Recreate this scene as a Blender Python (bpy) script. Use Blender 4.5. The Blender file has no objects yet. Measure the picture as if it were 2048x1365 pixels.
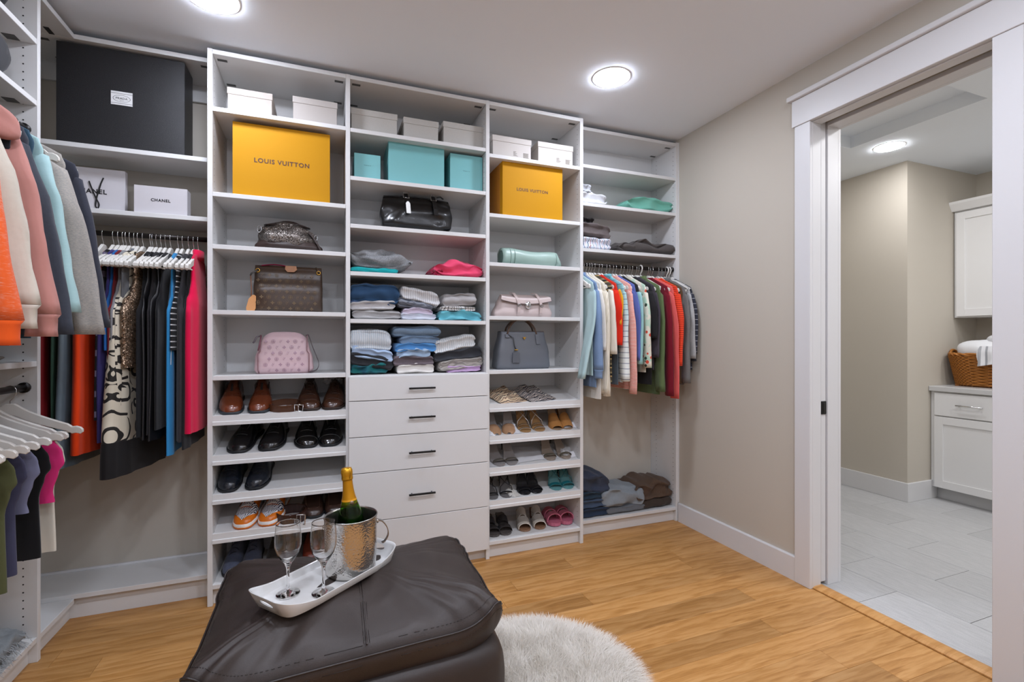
import bpy, bmesh, math, random
import numpy as np
from mathutils import Vector, Matrix, noise
R = math.radians
scn = bpy.context.scene
COL = scn.collection

# ---------------------------------------------------------------- camera, world, exposure, lamp power
CAM_H = 1.293
YAW = R(21.1)
FOC = 967.0
cam = bpy.data.cameras.new('camera'); cam.sensor_width = 36.0; cam.sensor_fit = 'HORIZONTAL'
cam.lens = FOC / 2048 * 36.0; cam.clip_start = 0.02
camo = bpy.data.objects.new('camera', cam); COL.objects.link(camo)
camo.location = (0, 0, CAM_H); camo.rotation_euler = (R(90), 0, -YAW)
scn.camera = camo
world = bpy.data.worlds.new('world'); scn.world = world; world.use_nodes = True
world.node_tree.nodes['Background'].inputs[0].default_value = (0.9, 0.95, 1, 1)
world.node_tree.nodes['Background'].inputs[1].default_value = 0.05
vs = scn.view_settings; vs.view_transform = 'Standard'; vs.look = 'None'; vs.gamma = 1.0; vs.use_curve_mapping = False
vs.exposure = 0.90
LAMP = 84.0            # radiance of the dressing room lamps, real and added
LAMP_LAUNDRY = 74.0
scn.cycles.max_bounces = 10; scn.cycles.diffuse_bounces = 5; scn.cycles.transparent_max_bounces = 12
scn.cycles.sample_clamp_indirect = 6.0; scn.cycles.caustics_refractive = True; scn.cycles.caustics_reflective = False

# ---------------------------------------------------------------- measuring helpers (photo pixel -> real place on a known plane)
SI, CO = math.sin(YAW), math.cos(YAW)
def ray(px, py):
    u = (px-1024)/FOC; w = (682.5-py)/FOC
    return SI+u*CO, CO-u*SI, w
def wx(px, Y):
    r = ray(px, 682.5); return r[0]/r[1]*Y
def wz(px, py, Y):
    r = ray(px, py); return CAM_H+r[2]/r[1]*Y
def wy(px, X):
    r = ray(px, 682.5); return r[1]/r[0]*X
def on_z(px, py, Z):
    r = ray(px, py); t = (Z-CAM_H)/r[2]; return r[0]*t, r[1]*t

def lin(c):
    if isinstance(c, str):
        c = c.lstrip('#'); c = [int(c[i:i+2], 16)/255 for i in (0, 2, 4)]
        c = [x/12.92 if x <= .04045 else ((x+.055)/1.055)**2.4 for x in c]
    return (c[0], c[1], c[2], 1)
def rnd(seed): return random.Random(seed)
def nz(x, y=0., z=0.): return noise.noise(Vector((x, y, z)))

# ---------------------------------------------------------------- mesh helpers
def spline(pts, k=5):
    """smooth path through the points"""
    P = [Vector(p) for p in pts]; out = []
    for i in range(len(P)-1):
        a, b, c, d = P[max(i-1, 0)], P[i], P[i+1], P[min(i+2, len(P)-1)]
        for j in range(k):
            t = j/k; out.append(.5*((2*b)+(c-a)*t+(2*a-5*b+4*c-d)*t*t+(3*b-a-3*c+d)*t**3))
    return out+[P[-1]]
class MB:
    def __init__(s): s.v = []; s.f = []; s.sm = []
    def add(s, vs, fs, smooth=True):
        b = len(s.v); s.v.extend([tuple(v) for v in vs]); s.f.extend([tuple(i+b for i in f) for f in fs]); s.sm.extend([smooth]*len(fs)); return s
    def box(s, x0, x1, y0, y1, z0, z1, b=0.0):
        if x0 > x1: x0, x1 = x1, x0
        if y0 > y1: y0, y1 = y1, y0
        if z0 > z1: z0, z1 = z1, z0
        if b <= 0:
            v = [(x0,y0,z0),(x1,y0,z0),(x1,y1,z0),(x0,y1,z0),(x0,y0,z1),(x1,y0,z1),(x1,y1,z1),(x0,y1,z1)]
            return s.add(v, [(3,2,1,0),(4,5,6,7),(0,1,5,4),(1,2,6,5),(2,3,7,6),(3,0,4,7)], False)
        b = min(b, (x1-x0)*.49, (y1-y0)*.49, (z1-z0)*.49)
        v = []; idx = {}
        for sx in (0, 1):
            for sy in (0, 1):
                for sz in (0, 1):
                    X = (x0, x1)[sx]; Y = (y0, y1)[sy]; Z = (z0, z1)[sz]
                    dx = b if sx == 0 else -b; dy = b if sy == 0 else -b; dz = b if sz == 0 else -b
                    idx[sx,sy,sz] = len(v)
                    v += [(X, Y+dy, Z+dz), (X+dx, Y, Z+dz), (X+dx, Y+dy, Z)]
        f = []
        g = lambda a, b_, c, k: idx[a,b_,c]+k
        for q in (0, 1):
            f.append((g(q,0,0,0), g(q,1,0,0), g(q,1,1,0), g(q,0,1,0)))
            f.append((g(0,q,0,1), g(1,q,0,1), g(1,q,1,1), g(0,q,1,1)))
            f.append((g(0,0,q,2), g(1,0,q,2), g(1,1,q,2), g(0,1,q,2)))
            for p in (0, 1):
                f.append((g(0,q,p,1), g(1,q,p,1), g(1,q,p,2), g(0,q,p,2)))
                f.append((g(q,0,p,0), g(q,1,p,0), g(q,1,p,2), g(q,0,p,2)))
                f.append((g(q,p,0,0), g(q,p,1,0), g(q,p,1,1), g(q,p,0,1)))
        for k in idx.values(): f.append((k, k+1, k+2))
        return s.add(v, f, False)
    def loft(s, rings, cap=True, closed=True, smooth=True):
        n = len(rings[0]); v = [p for r in rings for p in r]; f = []
        for i in range(len(rings)-1):
            for j in range(n if closed else n-1):
                a = i*n+j; b = i*n+(j+1) % n
                f.append((a, b, b+n, a+n))
        if cap and closed:
            f.append(tuple(range(n))[::-1]); f.append(tuple((len(rings)-1)*n+j for j in range(n)))
        return s.add(v, f, smooth)
    def tube(s, pts, r=0.005, n=8, closed=False, flat=1.0, up=None):
        pts = [Vector(p) for p in pts]; m = len(pts); rings = []
        rr = r if isinstance(r, (list, tuple)) else [r]*m
        prev = None
        for i in range(m):
            a = pts[(i-1) % m] if closed or i > 0 else pts[i]
            b = pts[(i+1) % m] if closed or i < m-1 else pts[i]
            t = (b-a).normalized() if (b-a).length > 1e-9 else Vector((0,0,1))
            if prev is None:
                u0 = Vector(up) if up else (Vector((0,0,1)) if abs(t.z) < .9 else Vector((1,0,0)))
            else: u0 = prev
            nrm = (u0 - t*u0.dot(t))
            if nrm.length < 1e-6: nrm = t.orthogonal()
            nrm.normalize(); prev = nrm; bi = t.cross(nrm)
            rings.append([pts[i]+nrm*(math.cos(2*math.pi*k/n)*rr[i]*flat)+bi*(math.sin(2*math.pi*k/n)*rr[i]) for k in range(n)])
        if closed: rings.append(rings[0])
        return s.loft(rings, cap=not closed)
    def band(s, pts, w, th, side):
        """flat strap: pts path, width w along vector 'side' per point, thickness th"""
        rings = []; m = len(pts); P = [Vector(p) for p in pts]
        for i in range(m):
            t = (P[min(i+1, m-1)]-P[max(i-1, 0)]).normalized()
            sd = Vector(side[i] if isinstance(side, list) else side); sd = (sd-t*sd.dot(t)).normalized(); nn = t.cross(sd)
            ww = w[i] if isinstance(w, (list, tuple)) else w
            rings.append([P[i]+sd*ww/2+nn*th/2, P[i]-sd*ww/2+nn*th/2, P[i]-sd*ww/2-nn*th/2, P[i]+sd*ww/2-nn*th/2])
        return s.loft(rings, smooth=False)
    def lathe(s, prof, n=32, c=(0,0,0), smooth=True, cap=False):
        rings = [[(c[0]+r*math.cos(2*math.pi*k/n), c[1]+r*math.sin(2*math.pi*k/n), c[2]+z) for k in range(n)] for r, z in prof]
        return s.loft(rings, cap=cap, smooth=smooth)
    def prism(s, poly, h, fn=None, smooth=False):
        """poly 2d list extruded 0..h ; fn maps (a,b,c)->xyz"""
        fn = fn or (lambda a, b, c: (a, b, c)); n = len(poly)
        v = [fn(a, b, 0) for a, b in poly]+[fn(a, b, h) for a, b in poly]
        f = [tuple(range(n))[::-1], tuple(range(n, 2*n))]+[(i, (i+1) % n, (i+1) % n+n, i+n) for i in range(n)]
        return s.add(v, f, smooth)
    def grid(s, fn, nu, nv, smooth=True, closed_u=False):
        v = [fn(i/nu, j/nv) for j in range(nv+1) for i in range(nu if closed_u else nu+1)]
        w = nu if closed_u else nu+1; f = []
        for j in range(nv):
            for i in range(nu):
                a = j*w+i; b = j*w+(i+1) % w
                f.append((a, b, b+w, a+w))
        return s.add(v, f, smooth)
    def ell(s, c, r, n=12, m=8):
        rings = []
        for j in range(1, m):
            a = math.pi*j/m
            rings.append([(c[0]+r[0]*math.sin(a)*math.cos(2*math.pi*k/n), c[1]+r[1]*math.sin(a)*math.sin(2*math.pi*k/n), c[2]+r[2]*math.cos(a)) for k in range(n)])
        return s.loft(rings)
    def xf(s, fn): s.v = [tuple(fn(*p)) for p in s.v]; return s
    def mesh(s, name):
        me = bpy.data.meshes.new(name); me.from_pydata(s.v, [], s.f)
        bm = bmesh.new(); bm.from_mesh(me)
        bmesh.ops.remove_doubles(bm, verts=bm.verts, dist=1e-6) if len(s.v) < 3000 else None
        bmesh.ops.recalc_face_normals(bm, faces=bm.faces); bm.to_mesh(me); bm.free()
        if len(me.polygons) == len(s.sm): me.polygons.foreach_set('use_smooth', s.sm)
        else: me.polygons.foreach_set('use_smooth', [any(s.sm)]*len(me.polygons))
        return me
    def obj(s, name, m, parent=None, world=False):
        if world and parent is not None:
            L = parent.location; s.v = [(x-L[0], y-L[1], z-L[2]) for x, y, z in s.v]
        return mk(name, s.mesh(name), m, parent)
def mk(name, me, m, parent=None):
    if m is not None and not me.materials: me.materials.append(m)
    o = bpy.data.objects.new(name, me); COL.objects.link(o)
    if parent is not None: o.parent = parent
    return o
def tag(o, label=None, cat=None, group=None, kind=None):
    if label: o['label'] = label
    if cat: o['category'] = cat
    if group: o['group'] = group
    if kind: o['kind'] = kind
    return o
def thing(name, label, cat, loc=(0,0,0), rot=(0,0,0), group=None):
    o = bpy.data.objects.new(name, None); COL.objects.link(o); o.empty_display_size = .05
    o.location = loc; o.rotation_euler = rot if isinstance(rot, (tuple, list)) else (0, 0, rot)
    return tag(o, label, cat, group)
def copy_tree(o, parent=None):
    c = o.copy(); COL.objects.link(c); c.parent = parent
    for ch in list(o.children): copy_tree(ch, c)
    return c
def struct(name, mb, m, parent=None):
    o = mb.obj(name, m, parent)
    if parent is None: o['kind'] = 'structure'
    return o
def text_geo(body, size, fn, depth=.0006, off=0., space=1.0):
    """letters as geometry: fn maps flat (a, b, c) to the place they are printed on"""
    cu = bpy.data.curves.new('lettering', 'FONT'); cu.body = body; cu.size = size; cu.extrude = depth; cu.offset = off
    cu.align_x = 'CENTER'; cu.align_y = 'CENTER'; cu.resolution_u = 3; cu.space_character = space
    o = bpy.data.objects.new('lettering', cu); me = bpy.data.meshes.new_from_object(o)
    mb = MB(); mb.add([fn(*v.co) for v in me.vertices], [tuple(p.vertices) for p in me.polygons], False)
    bpy.data.objects.remove(o); bpy.data.curves.remove(cu); bpy.data.meshes.remove(me)
    return mb

# ---------------------------------------------------------------- materials
class NT:
    def __init__(s, name):
        s.m = bpy.data.materials.new(name); s.m.use_nodes = True; s.t = s.m.node_tree; s.n = s.t.nodes
        s.b = s.n['Principled BSDF']
    def new(s, ty, **kw):
        n = s.n.new(ty)
        for k, v in kw.items(): setattr(n, k, v)
        return n
    def link(s, a, b): s.t.links.new(a, b)
    def val(s, sock, v):
        if hasattr(v, 'is_output'): s.link(v, sock)
        else: sock.default_value = v
    def math(s, op, a, b=None, c=None, clamp=False):
        n = s.new('ShaderNodeMath', operation=op); n.use_clamp = clamp; s.val(n.inputs[0], a)
        if b is not None: s.val(n.inputs[1], b)
        if c is not None: s.val(n.inputs[2], c)
        return n.outputs[0]
    def mix(s, f, a, b):
        n = s.new('ShaderNodeMix', data_type='RGBA'); s.val(n.inputs[0], f); s.val(n.inputs[6], a); s.val(n.inputs[7], b); return n.outputs[2]
    def co(s, scale=(1,1,1), kind='Object', rot=(0,0,0), loc=(0,0,0)):
        tc = s.new('ShaderNodeTexCoord'); mp = s.new('ShaderNodeMapping'); s.link(tc.outputs[kind], mp.inputs[0])
        mp.inputs['Scale'].default_value = scale; mp.inputs['Rotation'].default_value = rot; mp.inputs['Location'].default_value = loc
        return mp.outputs[0]
    def xyz(s, v):
        n = s.new('ShaderNodeSeparateXYZ'); s.link(v, n.inputs[0]); return n.outputs
    def noise(s, v, scale, detail=3, rough=.55):
        n = s.new('ShaderNodeTexNoise'); s.link(v, n.inputs['Vector']); n.inputs['Scale'].default_value = scale
        n.inputs['Detail'].default_value = detail; n.inputs['Roughness'].default_value = rough; return n.outputs[0]
    def voro(s, v, scale, feature='F1', out=0):
        n = s.new('ShaderNodeTexVoronoi', feature=feature); s.link(v, n.inputs['Vector']); n.inputs['Scale'].default_value = scale; return n.outputs[out]
    def ramp(s, f, stops):
        n = s.new('ShaderNodeValToRGB'); s.link(f, n.inputs[0]); e = n.color_ramp.elements
        e[0].position, e[0].color = stops[0][0], lin(stops[0][1]); e[1].position, e[1].color = stops[-1][0], lin(stops[-1][1])
        for p, c in stops[1:-1]: q = e.new(p); q.color = lin(c)
        return n.outputs[0]
    def bump(s, h, strength=.3, dist=.002):
        n = s.new('ShaderNodeBump'); s.link(h, n.inputs['Height']); n.inputs['Strength'].default_value = strength; n.inputs['Distance'].default_value = dist
        s.link(n.outputs[0], s.b.inputs['Normal']); return n
    def set(s, col=None, rough=.5, metal=0., spec=.5, sheen=0., coat=0., trans=0., ior=None):
        b = s.b.inputs
        if col is not None: s.val(b['Base Color'], lin(col) if isinstance(col, (str,)) else col)
        s.val(b['Roughness'], rough); b['Metallic'].default_value = metal; b['Specular IOR Level'].default_value = spec
        b['Sheen Weight'].default_value = sheen; b['Coat Weight'].default_value = coat; b['Transmission Weight'].default_value = trans
        if ior: b['IOR'].default_value = ior
        return s.m
CACHE = {}
def cached(fn):
    def w(*a, **k):
        key = (fn.__name__, str(a), str(k))
        if key not in CACHE: CACHE[key] = fn(*a, **k)
        return CACHE[key]
    return w
@cached
def paint(col, rough=.5, metal=0., spec=.5, grain=0., gscale=300., coat=0.):
    t = NT('painted_surface'); m = t.set(col, rough, metal, spec, coat=coat)
    if grain: t.bump(t.noise(t.co(), gscale, 2), grain, .001)
    return m
@cached
def emit(col, strength):
    t = NT('lamp_diffuser'); t.set('#ffffff', .5); t.b.inputs['Emission Color'].default_value = lin(col); t.b.inputs['Emission Strength'].default_value = strength; return t.m
@cached
def wall_paint(col):
    t = NT('wall_paint'); v = t.co(); n = t.noise(v, 3., 2); c = t.mix(t.math('MULTIPLY', n, .12), lin(col), (.5, .48, .44, 1))
    m = t.set(c, .72, 0, .25); t.bump(t.noise(v, 160., 3), .12, .001); return m
@cached
def cloth(col, col2=None, heather=0., weave=900., rough=.9, sheen=.12, scale=40., stretch=(1,1,1), bump=.32, crease=.22, spec=.2):
    """plain or heathered fabric"""
    t = NT('fabric'); v = t.co(stretch); c = lin(col)
    base = t.mix(t.math('MULTIPLY', t.noise(t.co(), 9., 3), .22), c, tuple(x*.72 for x in c[:3])+(1,))
    if col2: base = t.mix(t.math('MULTIPLY_ADD', t.math('SUBTRACT', t.noise(v, scale, 3, .7), .5), 2.6*max(heather, .4), heather if heather else .5, clamp=True), base, lin(col2))
    t.set(base, rough, 0, spec, sheen)
    h = t.noise(v, weave, 2)
    if crease: h = t.math('ADD', t.math('MULTIPLY', h, .3), t.math('MULTIPLY', t.noise(t.co(), 28., 4), crease))
    t.bump(h, bump, .0015); return t.m
@cached
def stripes(cols, period, axis=2, rough=.9, wob=0., duty=None, fade=None, bump=.2, off=0.):
    """bands of colour across a local axis; duty = end of each band as fraction of the period"""
    t = NT('striped_fabric'); v = t.co(); p = t.xyz(v)[axis]
    if wob: p = t.math('ADD', p, t.math('MULTIPLY', t.math('SUBTRACT', t.noise(v, 14., 2), .5), wob))
    f = t.math('FRACT', t.math('DIVIDE', t.math('ADD', p, 10.+off), period)); k = len(cols)
    duty = duty or [(i+1)/k for i in range(k)]
    c = lin(cols[0])
    if fade:
        c = t.mix(t.math('MULTIPLY_ADD', t.xyz(v)[2], fade[1], fade[2], clamp=True), c, lin(fade[0]))
    for i in range(1, k): c = t.mix(t.math('GREATER_THAN', f, duty[i-1]), c, lin(cols[i]))
    t.set(c, rough, 0, .2, .1); t.bump(t.noise(v, 700., 2), bump, .001); return t.m
@cached
def knit(col, col2=None, period=.006, axis=0, strength=.8):
    t = NT('ribbed_knit'); v = t.co(); p = t.xyz(v)[axis]
    p = t.math('ADD', p, t.math('MULTIPLY', t.noise(v, 9., 2), .012))
    w = t.math('SINE', t.math('MULTIPLY', p, 2*math.pi/period))
    base = t.mix(t.math('MULTIPLY_ADD', w, .5, .5), lin(col2 or col), lin(col))
    t.set(base, .95, 0, .15, .15); t.bump(w, strength, .0012); return t.m
@cached
def leather(col, rough=.38, scale=220., strength=.25, col2=None, wrinkle=0., coat=0., spec=.5):
    t = NT('leather'); v = t.co(); n = t.noise(v, 6., 3); c = lin(col)
    c2 = lin(col2) if col2 else tuple(x*.7 for x in c[:3])+(1,)
    base = t.mix(t.math('MULTIPLY', n, .5 if not col2 else 1.), c, c2)
    t.set(base, t.math('MULTIPLY_ADD', n, .18, rough-.06), 0, spec, coat=coat)
    h = t.voro(v, scale); 
    if wrinkle: h = t.math('ADD', t.math('MULTIPLY', h, .35), t.math('MULTIPLY', t.noise(v, 22., 4), wrinkle))
    t.bump(h, strength, .0015); return t.m
@cached
def metal(col='#c9c9c9', rough=.22, ham=0.):
    t = NT('metal'); t.set(col, rough, 1.)
    if ham: 
        v = t.co(); t.bump(t.math('SUBTRACT', 1., t.voro(v, ham)), .5, .002)
    return t.m
@cached
def glass(col='#ffffff', rough=0., ior=1.45):
    t = NT('clear_glass'); t.set(col, rough, 0, .5, trans=1., ior=ior); return t.m

WHITE = '#d6d6d5'
M_MEL = paint(WHITE, .42, 0, .4, grain=.05, gscale=420.)          # white melamine of the closet system
M_EDGE = M_MEL
M_TRIM = paint('#d2d2d3', .38)
M_WALL = wall_paint('#bdb6aa')
M_CEIL = paint('#eaf0f7', .85, 0, .2, grain=.1, gscale=200.)
M_BLACK = paint('#111111', .45)
M_DARKMETAL = paint('#1d1714', .35, .6)
M_HOLE = paint('#1c1c1c', .8)
M_CHROME = metal('#d4d4d4', .16)
M_STEEL = metal('#9a9a9a', .3)
M_GOLD = metal('#caa050', .25)

# ================================================================ THE ROOM
XL, XR, YB, YF, ZC = -1.39, 2.37, 3.10, -1.25, 2.743
DY0, DY1, DZ = 1.052, 1.788, 2.434      # door opening in the wall on the right
XR2 = 2.565
@cached
def oak():
    t = NT('oak_plank'); oi = t.new('ShaderNodeObjectInfo'); rn = oi.outputs['Random']
    cmb = t.new('ShaderNodeCombineXYZ'); t.val(cmb.inputs[0], t.math('MULTIPLY', rn, 37.)); t.val(cmb.inputs[1], t.math('MULTIPLY', rn, 19.)); t.val(cmb.inputs[2], t.math('MULTIPLY', rn, 5.))
    ad = t.new('ShaderNodeVectorMath', operation='ADD'); t.link(t.co(), ad.inputs[0]); t.link(cmb.outputs[0], ad.inputs[1])
    def st(sc):
        mp = t.new('ShaderNodeMapping'); t.link(ad.outputs[0], mp.inputs[0]); mp.inputs['Scale'].default_value = sc; return mp.outputs[0]
    n1 = t.noise(st((1.3, 9., 1)), 2.2, 3); n2 = t.noise(st((2.5, 60., 1)), 3., 4, .7)
    xs = t.xyz(st((1, 1, 1)))
    cath = t.math('SINE', t.math('ADD', t.math('MULTIPLY', xs[1], 120.), t.math('MULTIPLY', n1, 24.)))
    f = t.math('ADD', t.math('MULTIPLY', n1, .55), t.math('ADD', t.math('MULTIPLY', n2, .5), t.math('MULTIPLY', cath, .09)))
    c = t.ramp(f, [(.18, '#84572a'), (.45, '#a97a46'), (.62, '#b88a56'), (.9, '#c49a68')])
    hs = t.new('ShaderNodeHueSaturation'); t.link(c, hs.inputs['Color']); t.val(hs.inputs['Value'], t.math('MULTIPLY_ADD', rn, .34, .82)); t.val(hs.inputs['Saturation'], 1.03)
    t.set(hs.outputs[0], t.math('MULTIPLY_ADD', n2, .15, .36), 0, .4); t.bump(n2, .06, .001); return t.m
@cached
def grey_tile():
    t = NT('grey_floor_tile'); oi = t.new('ShaderNodeObjectInfo'); v = t.co((1.2, 9, 1)); n = t.noise(t.co((9, 1.4, 1)), 7., 4, .7); n2 = t.noise(t.co(), 260., 2)
    f = t.math('ADD', t.math('MULTIPLY', n, .6), t.math('MULTIPLY', n2, .4))
    c = t.ramp(f, [(.25, '#989899'), (.75, '#bdbdbd')])
    hs = t.new('ShaderNodeHueSaturation'); t.link(c, hs.inputs['Color']); t.val(hs.inputs['Value'], t.math('MULTIPLY_ADD', oi.outputs['Random'], .12, .94))
    t.set(hs.outputs[0], .55, 0, .35); t.bump(n2, .08, .001); return t.m

fl = struct('floor', MB().box(XL, 2.41, YF, YB, -.06, -.012), paint('#5a3a1e', .8))
PW = .127; rr = rnd(5)
y = YB-.02; row = 0
while y > YF+.01:
    y0 = max(y-PW, YF); x = XL
    seg = .35+rr.random()*1.2
    while x < 2.369:
        x1 = min(x+seg, 2.37)
        if 2.37-x1 < .25: x1 = 2.37
        cx, cy = (x+x1)/2, (y+y0)/2; hx, hy = (x1-x)/2-.0004, (y-y0)/2-.0004
        p = MB().box(-hx, hx, -hy, hy, -.012, 0, .0008).obj('plank', oak(), fl); p.location = (cx, cy, 0)
        x = x1; seg = .9+rr.random()*1.1
    y = y0; row += 1
# wood threshold strip at the door
thr = tag(MB().prism([(2.371, 0), (2.446, 0), (2.446, .008), (2.43, .012), (2.39, .012), (2.371, .006)], DY1-DY0+.2, lambda a, b, c: (a, DY0-.1+c, b)).obj('threshold_strip', None), 'oak threshold strip across the doorway between wood and grey tile', 'threshold')
thr.data.materials.append(oak())

struct('wall_back', MB().box(XL-.1, XR+.2, YB, YB+.1, 0, ZC), M_WALL)
struct('wall_left', MB().box(XL-.1, XL, YF, YB, 0, ZC), M_WALL)
struct('wall_front', MB().box(XL-.1, XR+.2, YF-.1, YF, 0, ZC), M_TRIM)
w = MB(); PK0, PK1 = 2.434, 2.482         # pocket slot for the sliding door
for a, b in ((XR, PK0), (PK1, XR2-.015)):
    w.box(a, b, DY1+.02, YB+.1, 0, ZC); w.box(a, b, YF, DY0-.02, 0, ZC); w.box(a, b, DY0-.02, DY1+.02, DZ+.02, ZC)
w.box(PK0, PK1, YF, DY0-.02, 0, ZC); w.box(PK0, PK1, DY0-.02, YB, DZ+.05, ZC); w.box(PK0, PK1, 2.9, YB+.1, 0, DZ+.05)
struct('wall_right', w, M_WALL)
struct('ceiling', MB().box(XL-.1, XR+.15, YF-.1, YB+.1, ZC, ZC+.1), M_CEIL)
def baseboard(name, mb): return struct(name, mb, M_TRIM)
bb = lambda h: [(0, 0), (.015, 0), (.015, h-.006), (.011, h), (0, h)]
baseboard('baseboard_right', MB().prism(bb(.132), 2.80-1.878, lambda a, b, c: (XR-a, 1.878+c, b)))
baseboard('baseboard_back', MB().prism(bb(.132), XR-XL-.02, lambda a, b, c: (XL+c, YB-a, b)))
baseboard('baseboard_left', MB().prism(bb(.132), YB-YF, lambda a, b, c: (XL+a, YF+c, b)))
# door trim, jambs
tr = MB(); CW = .089
tr.box(XR-.02, XR, DY1, DY1+CW, 0, DZ+.006, .002)
tr_l = struct('trim_1', tr, M_TRIM)
struct('trim_2', MB().box(XR-.02, XR, DY0-CW, DY0, 0, DZ+.006, .002), M_TRIM)
hd = MB().box(XR-.026, XR, DY0-CW-.012, DY1+CW+.012, DZ+.006, DZ+.146, .002)
hdo = struct('trim_3', hd, M_TRIM); 
MB().box(XR-.045, XR, DY0-CW-.03, DY1+CW+.03, DZ+.146, DZ+.172, .003).obj('trim_cap', M_TRIM, hdo)
jm = MB()
for a, b in ((XR, PK0-.002), (PK1+.002, XR2)):
    jm.box(a, b, DY1, DY1+.02, 0, DZ+.02, .0015); jm.box(a, b, DY0-.02, DY0, 0, DZ+.02, .0015); jm.box(a, b, DY0, DY1, DZ, DZ+.02, .0015)
jm.box(PK0, PK1, DY0-.02, DY0-.004, 0, DZ+.02)
struct('trim_4', jm, M_TRIM)
# casing on the laundry side
lc = MB(); lc.box(XR2, XR2+.018, DY1, DY1+CW, 0, DZ); lc.box(XR2, XR2+.018, DY0-CW, DY0, 0, DZ); lc.box(XR2, XR2+.02, DY0-CW, DY1+CW, DZ, DZ+.14)
struct('trim_5', lc, M_TRIM)
# pocket door, slid into the wall, its edge showing in the slot
door = MB().box(2.440, 2.476, DY1+.006, DY1+.80, .02, DZ+.03, .002).obj('door_1', M_TRIM); door['kind'] = 'structure'
lp = MB().box(2.4405, 2.4755, DY1+.001, DY1+.008, .905, .975, .002)
lpo = lp.obj('latch_plate', paint('#1b1b1b', .4, .5), door)
MB().box(2.452, 2.464, DY1-.001, DY1+.0015, .915, .965, .002).obj('latch', paint('#303030', .35, .6), lpo)
struct('trim_6', MB().box(PK0+.004, PK1-.004, DY0, DY1+.3, DZ+.028, DZ+.045), paint('#2b2b2b', .6))   # sliding track

# ---------------------------------------------------------------- laundry room beyond the door
LX0, LX1, LY0, LY1 = XR2-.12, 5.30, -.6, 3.25
f2 = struct('floor_2', MB().box(2.41, LX1, LY0, LY1, -.06, -.012), paint('#7c7c7c', .9))
ty = [2.4505, 2.755, 3.07, 3.38, 3.69, 4.0, 4.31, 4.62, 4.93, 5.30]
for i in range(len(ty)-1):
    yj = (1.614 if i % 2 == 0 else 1.31)-.61*4
    while yj < LY1:
        a, b = max(yj, LY0), min(yj+.61, LY1)
        if b-a > .02:
            hx, hy = (ty[i+1]-ty[i])/2-.0012, (b-a)/2-.0012
            p = MB().box(-hx, hx, -hy, hy, -.012, 0, .0012).obj('tile', grey_tile(), f2); p.location = ((ty[i]+ty[i+1])/2, (a+b)/2, 0)
        yj += .61
struct('wall_far', MB().box(4.36, LX1, 2.48, LY1, 0, ZC), M_WALL)
struct('wall_end', MB().box(LX1, LX1+.1, LY0, 2.6, 0, ZC), M_WALL)
struct('wall_side', MB().box(XR2, 4.5, LY1, LY1+.1, 0, ZC), M_WALL)
struct('wall_near', MB().box(XR2, LX1+.1, LY0-.1, LY0, 0, ZC), M_WALL)
c2 = MB(); RX0, RX1, RY0, RY1 = 2.75, 3.685, 1.67, 2.478
c2.box(XR2-.02, RX0, LY0, LY1+.1, ZC, ZC+.2); c2.box(RX1, LX1+.1, LY0, LY1+.1, ZC, ZC+.2)
c2.box(RX0, RX1, LY0, RY0, ZC, ZC+.2); c2.box(RX0, RX1, RY1, LY1+.1, ZC, ZC+.2); c2.box(RX0, RX1, RY0, RY1, ZC+.085, ZC+.2)
struct('ceiling_2', c2, M_CEIL)
baseboard('baseboard_far', MB().box(4.345, 4.361, 2.465, LY1, 0, .15, .002).box(4.3605, 4.72, 2.465, 2.481, 0, .15, .002))

# recessed lamps in view, then unseen fill lamps added to both ceilings
def lamp(name, label, x, y, r, power, col='#e9efff'):
    t = thing(name, label, 'ceiling light', (x, y, ZC))
    MB().lathe([(r*1.0, -.0015), (r*1.08, -.0035), (r*1.13, -.0015), (r*1.13, .0)], 40).obj('trim_ring', paint('#f2f2f2', .4), t)
    MB().lathe([(.0005, -.009), (r*.5, -.0088), (r*.9, -.0082), (r*.98, -.0075), (r*1.0, -.006), (r*1.0, -.002)], 40).obj('diffuser', emit(col, power), t)
lamp('ceiling_light', 'round recessed ceiling light over the drawer tower and doorway side', 1.467, 2.283, .094, LAMP)
lamp('ceiling_light', 'round recessed ceiling light cut by the photo edge above the hanging tops', -.445, 2.358, .094, LAMP)
for yy, wd in ((.85, 'middle row'), (-.65, 'last row')):  # rows out of view, added to throw more light on the tower fronts
    lamp('ceiling_light', 'added ceiling fill lamp at the centre, %s behind the viewer' % wd, .511, yy, .094, LAMP)
    lamp('ceiling_light', 'added ceiling fill lamp on the doorway side, %s behind the viewer' % wd, 1.467, yy, .094, LAMP)
    lamp('ceiling_light', 'added ceiling fill lamp on the hoodie side, %s behind the viewer' % wd, -.445, yy, .094, LAMP)
lamp('ceiling_light', 'recessed ceiling light in the laundry room beyond the doorway', 3.92, 2.35, .088, LAMP_LAUNDRY, '#f4f4f7')
for lx, ly, wd in ((3.1, 1.15, 'nearest the doorway'), (3.92, 1.0, 'in the middle row'), (4.55, 1.0, 'over the counter'), (3.3, .0, 'at the near end'), (4.4, .0, 'at the far end')):  # unseen extra lamps, added to brighten the laundry room evenly
    lamp('ceiling_light', 'added laundry room ceiling fill lamp %s, out of the photo' % wd, lx, ly, .088, LAMP_LAUNDRY, '#f4f4f7')

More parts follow.
